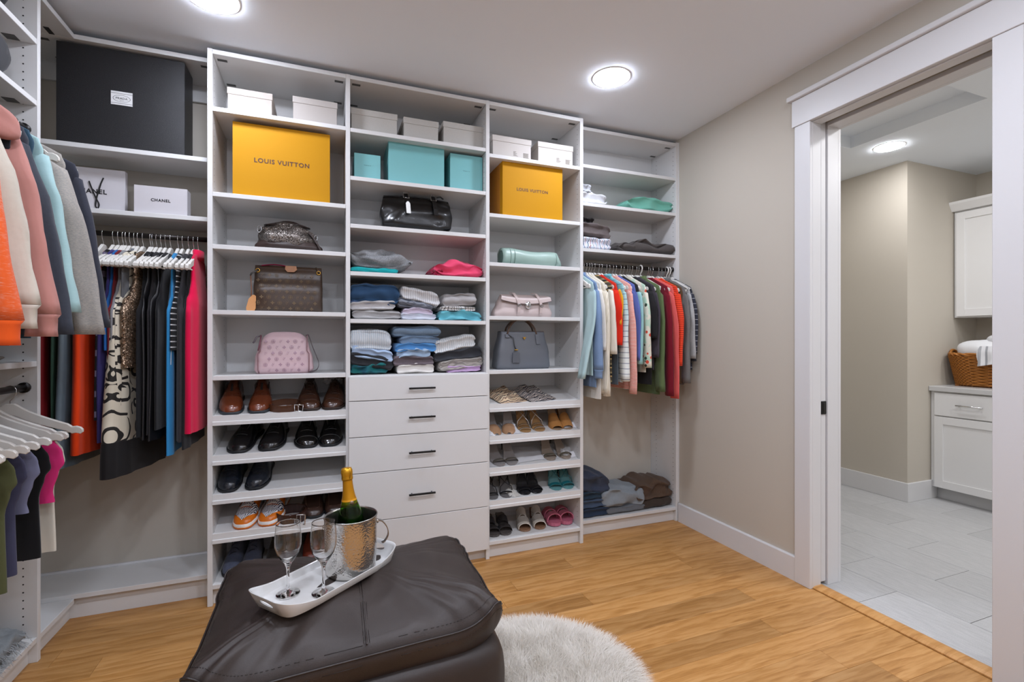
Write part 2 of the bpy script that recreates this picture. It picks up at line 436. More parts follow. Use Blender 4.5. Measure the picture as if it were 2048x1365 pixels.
# ================================================================ CLOSET SYSTEM
PT = .022                       # panel thickness
YT, YS = 2.72, 2.81             # front planes: deep towers, shallow hanging sections
PXC = (-.524, .1125, .896, 1.527)
TOPZ = 2.718
def holes(panel_x, face, ys, z0, z1, parent, skip=None):
    mb = MB(); z = z0
    while z < z1:
        for yy in ys:
            n = 6; v = [(panel_x+face*.0006, yy+.0028*math.cos(2*math.pi*k/n), z+.0028*math.sin(2*math.pi*k/n)) for k in range(n)]
            mb.add(v, [tuple(range(n))], False)
        z += .032
    o = mb.obj('peg_holes', M_HOLE, parent, True); o['kind'] = 'stuff'
def cams(parent, x0, x1, z, ys):
    for x, s in ((x0, 1), (x1, -1)):
        for yy in ys:
            MB().box(x+s*.012, x+s*.055, yy-.009, yy+.009, z-.0015, z, .0).obj('cam_fitting', paint('#4a4a48', .6), parent, True)
def shelf(parent, x0, x1, y0, y1, ztop, th=.022, name='shelf'):
    return MB().box(x0, x1, y0, y1, ztop-th, ztop, .0012).obj(name, M_MEL, parent, True)
TILT = .070/.36
def shoe_shelf(parent, x0, x1, ytop, zf):
    """slanted shelf with a raised two-step fence along its front edge; zf = top of the fence"""
    yb = YB-.02; s0 = zf-.005
    z_at = lambda yy: s0+(yy-(YT+.02))*TILT
    MB().add([(x0, YT+.004, z_at(YT+.004)-.018), (x1, YT+.004, z_at(YT+.004)-.018), (x1, yb, z_at(yb)-.018), (x0, yb, z_at(yb)-.018),
              (x0, YT+.004, z_at(YT+.004)), (x1, YT+.004, z_at(YT+.004)), (x1, yb, z_at(yb)), (x0, yb, z_at(yb))],
             [(3,2,1,0),(4,5,6,7),(0,1,5,4),(1,2,6,5),(2,3,7,6),(3,0,4,7)], False).obj('slanted_shelf', M_MEL, parent, True)
    fe = MB().prism([(0, 0), (-.012, .0), (-.012, -.028), (-.017, -.030), (-.017, -.047), (0, -.047)], x1-x0, lambda a, b, c: (x0+c, YT+.012+a, zf+b)).obj('shoe_fence', M_MEL, parent, True)
    return z_at
def side_panel(parent, xc, y0, z1=TOPZ, z0=0.):
    return MB().box(xc-PT/2, xc+PT/2, y0, YB-.001, z0, z1, .0012).obj('side_panel', M_MEL, parent, True)

def tower(name, label, i, shelves, y0, fences, extra_left=True):
    x0, x1 = PXC[i]+PT/2, PXC[i+1]-PT/2
    t = thing(name, label, 'closet tower', ((x0+x1)/2, (y0+YB)/2, 0))
    if extra_left: side_panel(t, PXC[i], y0)
    shelf(t, x0, x1, y0, YB-.004, TOPZ-.002, .022, 'top_panel')
    MB().box(x0, x1, YB-.012, YB-.004, .1, TOPZ-.02).obj('back_panel', M_MEL, t, True)
    cams(t, x0, x1, TOPZ-.025, (y0+.05, YB-.08))
    for z in shelves: shelf(t, x0, x1, y0+.002, YB-.013, z)
    za = []
    for zf in fences: za.append(shoe_shelf(t, x0, x1, y0, zf))
    return t, x0, x1, za
def base(t, x0, x1, y0, z=.102):
    shelf(t, x0, x1, y0+.002, YB-.013, z, .022, 'base_shelf')
    MB().box(x0, x1, y0+.03, y0+.045, 0, z-.022).obj('kick_plate', M_MEL, t, True)

B1S = [2.438, 2.022, 1.766, 1.445, 1.122]; B1F = [.927, .733, .542, .351]
B2S = [2.435, 2.178, 1.922, 1.667, 1.412, 1.108]
B3S = [2.407, 2.053, 1.762, 1.442, 1.118]; B3F = [.918, .728, .538, .343]
T1, b1x0, b1x1, B1Z = tower('closet_tower', 'white open closet tower of handbags over rows of men\'s shoes', 0, B1S, YT, B1F)
base(T1, b1x0, b1x1, YT)
T2, b2x0, b2x1, _ = tower('closet_tower', 'white closet tower with five drawers under shelves of folded sweaters', 1, B2S, YT, [])
T3, b3x0, b3x1, B3Z = tower('closet_tower', 'white closet tower holding pale handbags above rows of high heels', 2, B3S, YT, B3F)
base(T3, b3x0, b3x1, YT)
side_panel(T3, PXC[3], YT)
for t, xs in ((T1, b1x0), (T2, b2x1), (T3, b3x1)):
    f = 1 if xs == b1x0 else -1
    holes(xs, f, (YT+.037, YB-.09), .16 if t is not T2 else 1.15, 2.66, t)
holes(b2x0, 1, (YT+.037, YB-.09), 1.15, 2.66, T2)
# drawers of the middle tower
seams = [1.104, .971, .777, .583, .320, .066]; hz = [1.032, .872, .677, .446, None]
for k in range(5):
    z1, z0 = seams[k]-.0018, seams[k+1]+.0018
    d = MB().box(b2x0-.008, b2x1+.008, YT-.019, YT-.001, z0, z1, .0015).obj('drawer', M_MEL, T2, True)
    MB().box(b2x0+.01, b2x1-.01, YT, YB-.05, z0+.01, z1-.02).obj('drawer_box', M_MEL, d).location = (-T2.location[0], -T2.location[1], 0)
    if hz[k]:
        hx0, hx1 = .428, .575
        h = MB().box(hx0, hx1, YT-.048, YT-.038, hz[k]-.005, hz[k]+.005, .0015)
        for xx in (hx0+.018, hx1-.018): h.tube([(xx, YT-.042, hz[k]), (xx, YT-.019, hz[k])], .004, 8)
        h.obj('handle', paint('#191919', .35, .4), d).location = (-T2.location[0], -T2.location[1], 0)
MB().box(b2x0, b2x1, YT+.03, YT+.045, 0, .075).obj('kick_plate', M_MEL, T2, True)

# shallow hanging section between the tall towers and the right wall
B4S = [2.465, 2.212, 1.909]
b4x0, b4x1 = PXC[3]+PT/2, 2.344
T4 = thing('hanging_section', 'white hanging section of long sleeve tops beside the right wall', 'closet section', ((b4x0+b4x1)/2, 2.95, 0))
side_panel(T4, 2.344+.011, YS)
shelf(T4, b4x0, b4x1, YS, YB-.002, TOPZ-.006, .022, 'top_panel')
for z in B4S: shelf(T4, b4x0, b4x1, YS+.002, YB-.002, z)
cams(T4, b4x0, b4x1, TOPZ-.028, (YS+.05, YB-.07))
base(T4, b4x0, b4x1, YS)
MB().box(b4x0, b4x1, YB-.010, YB-.002, B4S[2]-.022, TOPZ-.02).obj('back_panel', M_MEL, T4, True)
holes(b4x1, -1, (YS+.03, YB-.07), .16, 2.66, T4)
MB().box(2.3555+.0105, XR-.0006, YS-.004, YS+.02, .135, TOPZ).obj('scribe_strip', M_MEL, T4, True)
RODY, RODZ = 2.85, 1.806
def rod(parent, a, b, r=.0125):
    n = MB().tube([a, b], r, 14).obj('closet_rod', M_DARKMETAL, parent, True)
    d = (Vector(b)-Vector(a)).normalized()
    for p, s in ((a, 1), (b, -1)):
        p = Vector(p); MB().tube([p, p+d*s*.012], .021, 14).obj('rod_cup', paint('#141211', .4, .4), parent, True)
rod(T4, (b4x0, RODY, RODZ), (b4x1, RODY, RODZ))

# hanging section on the left of the towers, back wall
LB0, LB1 = XL, PXC[0]-PT/2
T5 = thing('hanging_section', 'white hanging section of sleeveless tops under the large black box', 'closet section', (-.97, 2.95, 0))
shelf(T5, LB0+.002, LB1, YS, YB-.002, 2.712, .022, 'top_panel')
for z in (2.212, 1.914): shelf(T5, LB0+.002, LB1, YS, YB-.002, z)
shelf(T5, LB0+.002, LB1, YS, YB-.016, .122, .022, 'base_shelf')
MB().box(-1.11, LB1, YS+.03, YS+.045, 0, .098).obj('kick_plate', M_MEL, T5, True)
MB().box(LB0+.005, LB1, YB-.018, YB-.002, 2.60, 2.69).obj('wall_rail', M_MEL, T5, True)
cams(T5, -1.25, LB1, 2.69, (YS+.05, YB-.07)); 
rod(T5, (LB0+.29, RODY, RODZ+.001), (LB1, RODY, RODZ+.001))

# left wall section, running towards the viewer
LXF = -1.08; LPY = 2.513
T6 = thing('hanging_section', 'white closet section on the left wall with hoodies over empty hangers', 'closet section', (-1.235, 1.6, 0))
ly0 = .55
for yy in (LPY, ly0):
    MB().box(XL+.002, LXF, yy-PT/2, yy+PT/2, 0, 2.74 if yy == ly0 else 2.735, .0012).obj('side_panel', M_MEL, T6, True)
for z in (2.508, 2.26, 1.212): MB().box(XL+.002, LXF-.002, ly0+.012, LPY-.012, z-.022, z, .0012).obj('shelf', M_MEL, T6, True)
MB().box(XL+.002, LXF-.002, ly0+.012, LPY-.012, 2.69, 2.712, .0012).obj('top_panel', M_MEL, T6, True)
MB().box(XL+.016, LXF-.002, ly0+.012, LPY-.012, .08, .102, .0012).obj('base_shelf', M_MEL, T6, True)
MB().box(LXF-.045, LXF-.03, ly0+.012, LPY-.012, 0, .08).obj('kick_plate', M_MEL, T6, True)
# corner piece between the two sections
MB().box(XL+.002, LXF-.002, LPY+.012, YS-.001, 2.69, 2.712, .0012).obj('top_panel', M_MEL, T6, True)
MB().box(XL+.016, LXF-.002, LPY+.012, YS-.001, .08, .102, .0012).obj('base_shelf', M_MEL, T6, True)
MB().box(LXF-.045, LXF-.03, LPY+.012, YS+.045, 0, .08).obj('kick_plate', M_MEL, T6, True)
mbh = MB()
z = .16
while z < 2.68:
    for xx in (LXF-.045, XL+.07):
        mbh.add([(xx+.0032*math.cos(k*math.pi/3), LPY-PT/2-.0006, z+.0032*math.sin(k*math.pi/3)) for k in range(6)], [tuple(range(6))], False)
    z += .032
o = mbh.obj('peg_holes', M_HOLE, T6, True); o['kind'] = 'stuff'
for z in (2.486, 2.238): MB().box(LXF-.09, LXF-.05, LPY-.06, LPY-.02, z-.0015, z).obj('cam_fitting', paint('#4a4a48', .6), T6, True)
MB().box(LXF-.09, LXF-.07, YS-.06, YS-.005, 2.6885, 2.69).obj('cam_fitting', paint('#202020', .6), T6, True)
LRX = -1.12; LRZ1, LRZ2 = 2.14, 1.107
rod(T6, (LRX, ly0+.012, LRZ1), (LRX, LPY-.012, LRZ1), .0135)
rod(T6, (LRX, ly0+.012, LRZ2), (LRX, LPY-.012, LRZ2), .0135)

# ================================================================ BOXES ON THE SHELVES
def face_xz(cx, y, cz): return lambda a, b, c: (cx+a, y-c, cz+b)
def letters(parent, body, width, cx, y, cz, m, off=0., space=1.05, name='lettering'):
    mb = text_geo(body, 1.0, lambda a, b, c: (a, b, c), .0, off, space)
    xs = [v[0] for v in mb.v]; k = width/(max(xs)-min(xs)); mid = (max(xs)+min(xs))/2
    mb.v = [(cx+(a-mid)*k, y-.0006, cz+b*k) for a, b, c in mb.v]
    return mb.obj(name, m, parent, True)
def carton(label, px0, px1, Y, z, py_top, depth, m, lid=0., lid_m=None, cat='box', name='storage_box', group=None, seam=None, rot=0.):
    x0, x1 = wx(px0, Y), wx(px1, Y); h = wz(px0, py_top, Y)-z
    t = thing(name, label, cat, ((x0+x1)/2, Y+depth/2, z), group=group)
    if lid:
        e = .003
        MB().box(x0+e, x1-e, Y+e, Y+depth-e, z, z+h-.004, .0012).obj('body', m, t, True)
        MB().box(x0, x1, Y, Y+depth, z+h-lid, z+h, .0012).obj('lid', lid_m or m, t, True)
    else:
        MB().box(x0, x1, Y, Y+depth, z, z+h, .0014).obj('body', m, t, True)
    return t, x0, x1, z+h
def black_grain():
    t = NT('black_textured_board'); v = t.co(); n = t.noise(t.co((1, 1, 2.5)), 260., 3, .7)
    t.set('#17171a', .36, 0, .55); t.bump(n, .55, .002); return t.m
bk = black_grain()
xa = wx(369, 2.83); dep = min(3.085-2.83, wy(385, xa)-2.83)
t, x0, x1, zt = carton('large black textured gift box with small white plaque on top shelf', 112, 369.5, 2.83, 2.2125, 80, dep, bk)
MB().box(wx(222, 2.829), wx(265, 2.829), 2.827, 2.8302, wz(243, 211, 2.829), wz(243, 184, 2.829), .0).obj('plaque', paint('#d9d9d9', .5), t, True)
ink = paint('#151515', .5)
cx, cz = wx(243.5, 2.827), wz(243, 197.5, 2.827)
letters(t, 'PRADA', .046, cx, 2.8268, cz, ink, off=.0)
letters(t, 'MILANO', .016, cx, 2.8268, cz-.0095, ink)
ov = MB(); 
for a in range(40):
    p = [(cx+(.033+d)*math.cos(2*math.pi*(a+q)/40), 2.8264, cz+(.0155+d*.5)*math.sin(2*math.pi*(a+q)/40)) for q, d in ((0,0),(1,0),(1,.0016),(0,.0016))]
    ov.add(p, [(0,1,2,3)], False)
ov.add([(cx-.044, 2.8264, cz+.024), (cx+.044, 2.8264, cz+.024), (cx+.044, 2.8264, cz+.0228), (cx-.044, 2.8264, cz+.0228)], [(0,1,2,3)], False)
ov.add([(cx-.044, 2.8264, cz-.0228), (cx+.044, 2.8264, cz-.0228), (cx+.044, 2.8264, cz-.024), (cx-.044, 2.8264, cz-.024)], [(0,1,2,3)], False)
ov.obj('oval_emblem', ink, t, True)
wp = paint('#c6c3c6', .45)
# paper shopping bag with black ribbon
Yb = 2.90
t, x0, x1, zt = carton('white paper shopping bag tied with black ribbon behind the navy hoodie', 128, 250, Yb, 1.9145, 330, .035, wp, cat='shopping bag', name='paper_bag')
letters(t, 'CHANEL', .128, wx(181, Yb), Yb-.0004, wz(196, 384, Yb), ink, off=.03, space=1.15)
pr = [(207, 356), (202, 368), (197, 383), (193, 398), (191, 412), (196, 417), (198, 409), (194, 400), (189, 390), (183, 375), (178, 362)]
MB().band(spline([(wx(a, Yb-.004), Yb-.004-.002*(i % 2), wz(a, b, Yb-.004)) for i, (a, b) in enumerate(pr)], 3), .006, .0012, (1, 0, .3)).obj('ribbon', paint('#141414', .6), t, True)
xa = wx(374, 2.84)
t, x0, x1, zt = carton('plain white gift box on the lower shelf beside the tall tower', 267.5, 374.5, 2.84, 1.9145, 369, wy(381, xa)-2.84, wp)
letters(t, 'CHANEL', wx(341, 2.84)-wx(302, 2.84), wx(321.5, 2.84), 2.8396, wz(321, 401.5, 2.84), ink, off=.03, space=1.15)

cream = cloth('#b5aca4', weave=1400., bump=.1); linen = cloth('#bfbcb6', '#a8a59f', heather=.45, scale=160., weave=900., bump=.3, stretch=(3, 1, 1))
grp = 'shoe boxes on the top shelves'
silver = paint('#f4f1ee', .3, .3)
t, *_ = carton('ivory lidded shoe box with silver lettering, above the wide orange box', 454, 545, 2.78, 2.4385, 173, .27, cream, .033, name='shoe_box', group=grp)
letters(t, 'JIMMY CHOO', .088, wx(497, 2.78), 2.7796, wz(497, 187, 2.78), silver, off=.014)
carton('ivory lidded shoe box without lettering, above the wide orange box', 585, 675, 2.78, 2.4385, 191, .24, paint('#b0a9a3', .6, grain=.2, gscale=500.), .033, name='shoe_box', group=grp)
for lab, a, b, pt in (('grey linen lidded box touching the first divider above the teal boxes', 701.5, 795, 214), ('middle grey linen lidded box of three above the teal boxes', 807, 877.5, 233), ('grey linen lidded box nearest the tall orange box tower, above the teal boxes', 886.5, 969.5, 241.5)):
    carton(lab, a, b, 2.77, 2.4355, pt, .28, linen, .034, name='shoe_box', group='grey linen boxes')
for lab, a, b, pt in (('white shoe box with printed labels over the smaller orange box, beside divider', 985, 1063, 268.5), ('white shoe box with printed labels over the smaller orange box, beside hanging section', 1076, 1146.5, 282)):
    t, x0, x1, zt = carton(lab, a, b, 2.77, 2.4075, pt, .28, paint('#b9b2ab', .55), .034, name='shoe_box', group=grp)
    q = MB(); r5 = rnd(a); lx = x1-.075
    for k in range(7):
        zz = 2.4075+.052-.005*k
        if k < 6: q.box(lx-.045, lx-.045+.012+.02*r5.random(), 2.7724, 2.7729, zz, zz+.0022)
        q.box(lx+.02, lx+.058-.01*r5.random(), 2.7724, 2.7729, zz-.004, zz-.0012)
    q.obj('label_print', paint('#6f675c', .7), t, True)['kind'] = 'stuff'
orange = paint('#bd8610', .6, 0, .15, grain=.12, gscale=500.); brown_ink = paint('#4a2413', .5)
t, x0, x1, zt = carton('wide orange gift box with brown lettering on the handbag tower', 465, 660, 2.765, 2.0225, 242, .25, orange)
letters(t, 'LOUIS VUITTON', wx(619, 2.765)-wx(509, 2.765), wx(564.5, 2.765), 2.7646, wz(564, 327, 2.765), brown_ink, off=.022, space=1.14)
xa = wx(1005, 2.755)
t, x0, x1, zt = carton('smaller orange gift box with brown lettering above the pale mint bag', 1005, 1125, 2.755, 2.0535, 319.5, .27, orange)
MB().box(x0-.0012, x0-.0002, 2.80, 3.02, 2.0535, zt-.004).obj('slide_tray', paint('#b5761e', .6), t, True)
letters(t, 'LOUIS VUITTON', wx(1096, 2.755)-wx(1034, 2.755), wx(1065, 2.755), 2.7546, wz(1065, 382.5, 2.755), brown_ink, off=.022, space=1.14)
teal = paint('#6fb0b2', .4, 0, .5); teal_ink = paint('#27494d', .5)
t, *_ = carton('small teal gift box, leftmost of the three on its shelf', 708.5, 761, 2.775, 2.1785, 305, .2, teal)
letters(t, 'TIFFANY & CO.', .039, wx(735, 2.775), 2.7746, wz(735, 331.5, 2.775), teal_ink)
carton('biggest teal gift box, plain, standing between two smaller ones', 777, 888.5, 2.775, 2.1785, 282, .25, teal)
t, x0, x1, zt = carton('tall teal gift box with glossy clear window next to divider', 900.5, 965, 2.775, 2.1785, 306, .22, teal)
letters(t, 'TIFFANY & CO.', .044, wx(933, 2.775), 2.7746, wz(933, 343, 2.775), teal_ink)

# ================================================================ FOLDED CLOTHES
def folded(label, px0, px1, pz0, pz1, shelf_z, m, Y=2.75, depth=.30, tilt=0., arch=0., layers=2, rough=.005, seed=1, cat='folded garment', name='folded_garment', group=None, heap=None, base=None, end=16., par=True):
    """one folded garment; pz0/pz1 = photo rows of its lower and upper edge at its middle; sits at shelf_z when base given"""
    pm = (px0+px1)/2; x0, x1 = wx(px0, Y), wx(px1, Y)
    z0 = shelf_z if pz0 is None else max(shelf_z, wz(pm, pz0, Y)); z1 = wz(pm, pz1, Y); th = z1-z0; cx, cz = (x0+x1)/2, (z0+z1)/2
    r = rnd(seed); s0 = seed*3.7; N, K = 30, 40; rings = []
    for i in range(N+1):
        s = i/N; e = abs(2*s-1)
        sc = max(.12, (1-e**end))**(.5 if heap else .34); hh = heap(s) if heap else 1.0
        ring = []
        for k in range(K):
            a = 2*math.pi*k/K; c, sn = math.cos(a), math.sin(a)
            yy = math.copysign(abs(c)**(.45 if heap else .32), c)*depth/2; zz = math.copysign(abs(sn)**(.6 if heap else .5), sn)*th/2*sc*hh
            if c < 0: yy += .020*abs(math.cos(layers*math.pi/2*(sn*.98+1)))**4*abs(c)*min(1, th/.03)
            yy *= (.93+.07*sc)
            w = 1.5*rough*(.4+.6*min(1., th/.05))
            zz += w*nz(s*5+s0, yy*11, sn)*(1.2 if sn > -.3 else .5); yy += w*1.6*nz(s*4-s0, sn*2.5, 7.)
            if heap and sn <= 0: zz = -th/2*min(1, abs(sn)**.5)*sc + 0
            ring.append((x0+(x1-x0)*s-cx+w*nz(sn*2, s0, s*3), yy, zz+tilt*(s-.5)*2-arch*e*e))
        rings.append(ring)
    mb = MB().loft(rings)
    lo = shelf_z-cz+.0005
    mb.v = [(x, y, max(z, lo)) for x, y, z in mb.v]
    o = mb.obj(name, m); o.location = (cx, Y+depth/2, cz)
    return tag(o, label, cat, group)
heath = lambda a, b: cloth(a, b, heather=.5, scale=120., weave=700., bump=.35)
gk = cloth('#a4a6a8', '#45484b', heather=.5, scale=190., weave=300., bump=.6)
g4 = 'clothes folded in the drawer tower'
folded('teal folded top under the grey melange sweater', 700, 796, None, 534, B2S[3], cloth('#1fa3a6'), seed=2, layers=1, group=g4, depth=.26)
folded('grey melange chunky sweater heaped over a teal top', 701, 824, 540, 497, B2S[3]+.012, gk, seed=3, rough=.02, layers=3, heap=lambda s: .62+.38*math.sin(min(1, s*1.1+.02)*math.pi*.78+.25), group=g4, end=3.)
folded('hot pink folded top alone at the divider', 872, 967, None, 521, B2S[3], cloth('#e04a6e', crease=.5), seed=4, rough=.014, layers=2, heap=lambda s: .25+.85*math.sin(math.pi*(.12+.80*s))**.9, group=g4, end=6.)
folded('crimson scarf end tucked against the hot pink top', 866, 886, None, 537, B2S[3], cloth('#a52447', crease=.5), seed=41, rough=.01, Y=2.765, depth=.2, heap=lambda s: .15+.9*s, group=g4, end=6.)
S5, S6 = B2S[4], B2S[5]
for a in [
 ('light grey sweater at the bottom of the stack under navy', 705, 803, None, 620, S5, heath('#b3b2b2', '#9b9a9b'), dict(seed=5, layers=2)),
 ('pale grey sweater directly under the navy one', 700, 791, 622, 600, S5, heath('#bfbdbd', '#a9a7a8'), dict(seed=6, layers=2, tilt=.006)),
 ('denim blue sliver of shirt under the navy sweater', 701, 788, 612, 601, S5, cloth('#45597c'), dict(seed=61, layers=1, tilt=-.002, Y=2.77)),
 ('thick navy blue sweater on top of the grey stack', 700, 799, 606, 566, S5, cloth('#2b4766'), dict(seed=7, layers=3, arch=.008, rough=.006, tilt=-.003)),
 ('white and pale blue top at the bottom of the middle stack', 803, 873, None, 626, S5, cloth('#d6d5df', '#bcd0e0', heather=.35, scale=12.), dict(seed=8, layers=2)),
 ('lavender top second from the bottom of the middle stack', 806, 866, 629, 614, S5, cloth('#cdc3d4'), dict(seed=9, arch=.01)),
 ('slate grey ribbed cardigan in the middle stack', 797, 866, 619, 598, S5, knit('#868b95', '#5b5f69', .008, 1), dict(seed=10, tilt=-.014, layers=3)),
 ('white ribbed sweater on top of the middle stack', 803, 880, 607, 577, S5, knit('#d3d3d4', '#b5b6b9', .012, 0, .5), dict(seed=11, tilt=-.022, arch=.004, layers=2)),
 ('turquoise folded top at the base of the grey stack', 879, 961, None, 621, S5, cloth('#69b6c4', crease=.4), dict(seed=12, rough=.012, arch=.01)),
 ('black and white printed top between grey and turquoise', 882, 952, 623, 613, S5, stripes(('#dcdad6', '#34343a', '#c6c4c4'), .017, 0, wob=.05, duty=(.45, .62)), dict(seed=13)),
 ('dove grey folded top beside the tower divider', 887, 954, 614, 586, S5, heath('#b1aeae', '#9d9b9b'), dict(seed=14, tilt=.01, layers=3)),
 ('navy and green print tee at the bottom under the black one', 702, 775, None, 726, S6, cloth('#27395f', '#157a6c', heather=.5, scale=16.), dict(seed=15, rough=.01)),
 ('black folded tee under the light blue shirt', 700, 786, 738, 708, S6, cloth('#2c2d30'), dict(seed=16, tilt=-.018, layers=2)),
 ('light blue folded shirt below the white ribbed sweater', 704, 786, 722, 696, S6, cloth('#a9bfdb'), dict(seed=17, tilt=-.02, layers=2)),
 ('white ribbed turtleneck topping the first stack', 700, 783, 701, 658, S6, knit('#d6dbdf', '#b9c3cc', .011, 0, .6), dict(seed=18, arch=.012, layers=3, tilt=-.004)),
 ('cream folded tee at the very bottom of the blue stack', 795, 869, None, 725, S6, cloth('#dddad5'), dict(seed=19, arch=.008)),
 ('taupe folded sweater above the cream tee', 788, 868, 733, 710, S6, heath('#6f6469', '#5c545a'), dict(seed=20, arch=.006)),
 ('pale blue crumpled shirt in the blue stack', 795, 862, 716, 697, S6, cloth('#9fb5cc', crease=.5), dict(seed=21, rough=.01, arch=.008)),
 ('bright sky blue shirt in the blue stack', 792, 873, 703, 684, S6, cloth('#5590c9'), dict(seed=22, arch=.012, layers=2)),
 ('chambray blue sweater second from the top of the blue stack', 801, 881, 689, 671, S6, heath('#8099b4', '#6a829d'), dict(seed=23, arch=.006)),
 ('blue grey fleece top crowning the blue stack', 787, 882, 674, 652, S6, heath('#7e93a8', '#677c92'), dict(seed=24, layers=3, arch=.003)),
 ('lilac folded top under the grey ribbed sweater', 895, 963, None, 731, S6, cloth('#c6a8d0'), dict(seed=25, tilt=.004)),
 ('grey ribbed sweater above the lilac top', 879, 967, 740, 715, S6, knit('#b6b1ab', '#88847f', .007, 1, .8), dict(seed=26, tilt=.015)),
 ('charcoal folded sweater below the ivory ribbed one', 870, 964, 722, 696, S6, cloth('#35373c'), dict(seed=27, tilt=.014, layers=2)),
 ('ivory ribbed sweater topping the stack at the divider', 870, 951, 703, 673, S6, knit('#d5d6d6', '#b7bcbf', .012, 0, .7), dict(seed=28, tilt=.022, arch=.004, layers=2)),
]: folded(*a[:7], group=g4, **a[7])
# folded things on the section by the right wall
g5 = 'folded clothes on the high shelves by the right wall'
YH = 2.84
folded('white folded cotton top, rounded edge, on the high shelf', 1160, 1214, None, 383, B4S[1], cloth('#d6d8dc'), Y=YH, depth=.24, seed=30, layers=2, group=g5, rough=.01)
folded('grey folded top lying on the white one', 1160, 1183, 384, 366, B4S[1], cloth('#bfc2c8'), Y=YH, depth=.22, seed=31, group=g5)
folded('mint green rolled garment on the high shelf', 1258, 1347, None, 393, B4S[1], cloth('#6fae9c', crease=.5), Y=YH, depth=.2, seed=32, rough=.008, heap=lambda s: .3+.8*math.sin(math.pi*(.08+.75*s)), group=g5, end=8.)
folded('printed blue and red tee under the taupe sweater', 1160, 1223, None, 473, B4S[2], stripes(('#cfd6e4', '#56647e', '#dfe3ea', '#a33a35'), .03, 0, wob=.06, duty=(.5, .66, .93)), Y=YH, depth=.24, seed=33, rough=.006, group=g5)
folded('taupe grey sweater above the printed tee', 1160, 1223, 473, 445, B4S[2], heath('#6e6463', '#57504f'), Y=YH, depth=.24, seed=34, arch=.006, tilt=-.012, rough=.006, group=g5)
folded('black folded top peeking over the taupe sweater', 1160, 1190, 449, 434, B4S[2], cloth('#221f20'), Y=YH+.02, depth=.2, seed=35, group=g5)
folded('charcoal crumpled skirt beside the hanging rail panel', 1240, 1350, None, 481, B4S[2], cloth('#55504e', crease=1.2, bump=.6), Y=YH, depth=.24, seed=36, rough=.02, layers=3, heap=lambda s: .25+.8*math.sin(math.pi*(.05+.6*s)) if s > .25 else .2+.8*s, group=g5, end=8.)
g6 = 'folded trousers on the floor shelf'
den = lambda a, b: cloth(a, b, heather=.45, scale=90., weave=1200., bump=.5, crease=.6)
BZ = .1025
for a in [
 ('dark indigo jeans at the bottom of the jeans stack', 1150, 1221, None, 1018, BZ, den('#2d3a4f', '#243041'), dict(seed=40, depth=.26, layers=2)),
 ('blue jeans second from the bottom of the stack', 1150, 1216, 1019, 1000, BZ, den('#465468', '#38455a'), dict(seed=42, depth=.26, layers=2)),
 ('dark teal jeans third in the stack', 1150, 1219, 1002, 985, BZ, den('#2c3d4c', '#22303e'), dict(seed=43, depth=.26, layers=2)),
 ('faded navy jeans on top of the stack', 1145, 1219, 988, 948, BZ, den('#3d4453', '#30374a'), dict(seed=44, depth=.25, rough=.014, tilt=-.02, arch=.006, layers=2)),
 ('grey trousers under the pale grey jeans', 1215, 1291, None, 1012, BZ, den('#6c7075', '#5f6368'), dict(seed=45, depth=.25, layers=1)),
 ('pale grey jeans with leather patch in the middle', 1205, 1289, 1016, 976, BZ, den('#8f979d', '#7e868d'), dict(seed=46, depth=.26, rough=.012, tilt=-.012, layers=1, arch=.006)),
 ('dark brown trousers under the brown jeans', 1284, 1344, None, 995, BZ, den('#433a34', '#3a322c'), dict(seed=47, depth=.24, layers=1)),
 ('brown jeans with pale pocket stitching beside end panel', 1274, 1345, 1000, 962, BZ, den('#5d4a3c', '#4d3d31'), dict(seed=48, depth=.25, rough=.014, arch=.008, layers=2)),
]:
    o = folded(*a[:7], Y=2.835, group=g6, **a[7])
    if 'leather patch' in a[0]:
        MB().box(-.02, .045, -.004, .03, .0, .004, .001).obj('leather_patch', leather('#8a5a34'), o).location = (-.01, .0, .026)
    if 'stitching' in a[0]:
        q = MB()
        for k in range(3):
            q.tube([(-.05+.006*math.sin(j*1.7+k), -.02+.012*k, .022+.006*j-.001*j*j) for j in range(5)], .0016, 5)
            q.tube([(-.02+.02*j, -.0+.014*k, .034-.0015*(j-2)**2) for j in range(5)], .0013, 5)
        q.obj('pocket_stitching', cloth('#cfc8bb'), o)

# ================================================================ HANDBAGS
def bag_rings(h, prof, e=.5, N=14, K=40, wob=0., seed=1, sag=None):
    """prof: list of (t, half_width, half_depth); rounded rectangle rings from z=0 to h"""
    def ip(t, j):
        for a, b in zip(prof, prof[1:]):
            if t <= b[0]+1e-9:
                f = (t-a[0])/(b[0]-a[0]) if b[0] > a[0] else 0; f = f*f*(3-2*f); return a[j]+(b[j]-a[j])*f
        return prof[-1][j]
    rings = []
    for i in range(N+1):
        t = i/N; hw, hd = ip(t, 1), ip(t, 2); ring = []
        for k in range(K):
            a = 2*math.pi*k/K; c, s = math.cos(a), math.sin(a)
            x = math.copysign(abs(c)**e, c)*hw; y = math.copysign(abs(s)**e, s)*hd
            q = wob*nz(x*14+seed, y*14, t*h*14)
            z = h*t
            if sag: z -= sag(x/max(hw, .001))*t
            ring.append((x+q*.5, y+q*1.5, z+q*.4*t))
        rings.append(ring)
    return rings
def arc(p0, p1, hgt, n=12, lean=0., pw=1.):
    p0, p1 = Vector(p0), Vector(p1); out = []
    for i in range(n+1):
        t = i/n; p = p0.lerp(p1, t); a = math.sin(math.pi*t)**pw
        out.append((p.x, p.y+lean*a, p.z+hgt*a))
    return out
def bag(label, px0, px1, Y, z, name='handbag', cat='handbag'):
    x0, x1 = wx(px0, Y), wx(px1, Y)
    return thing(name, label, cat, ((x0+x1)/2, Y+.06, z)), (x1-x0)
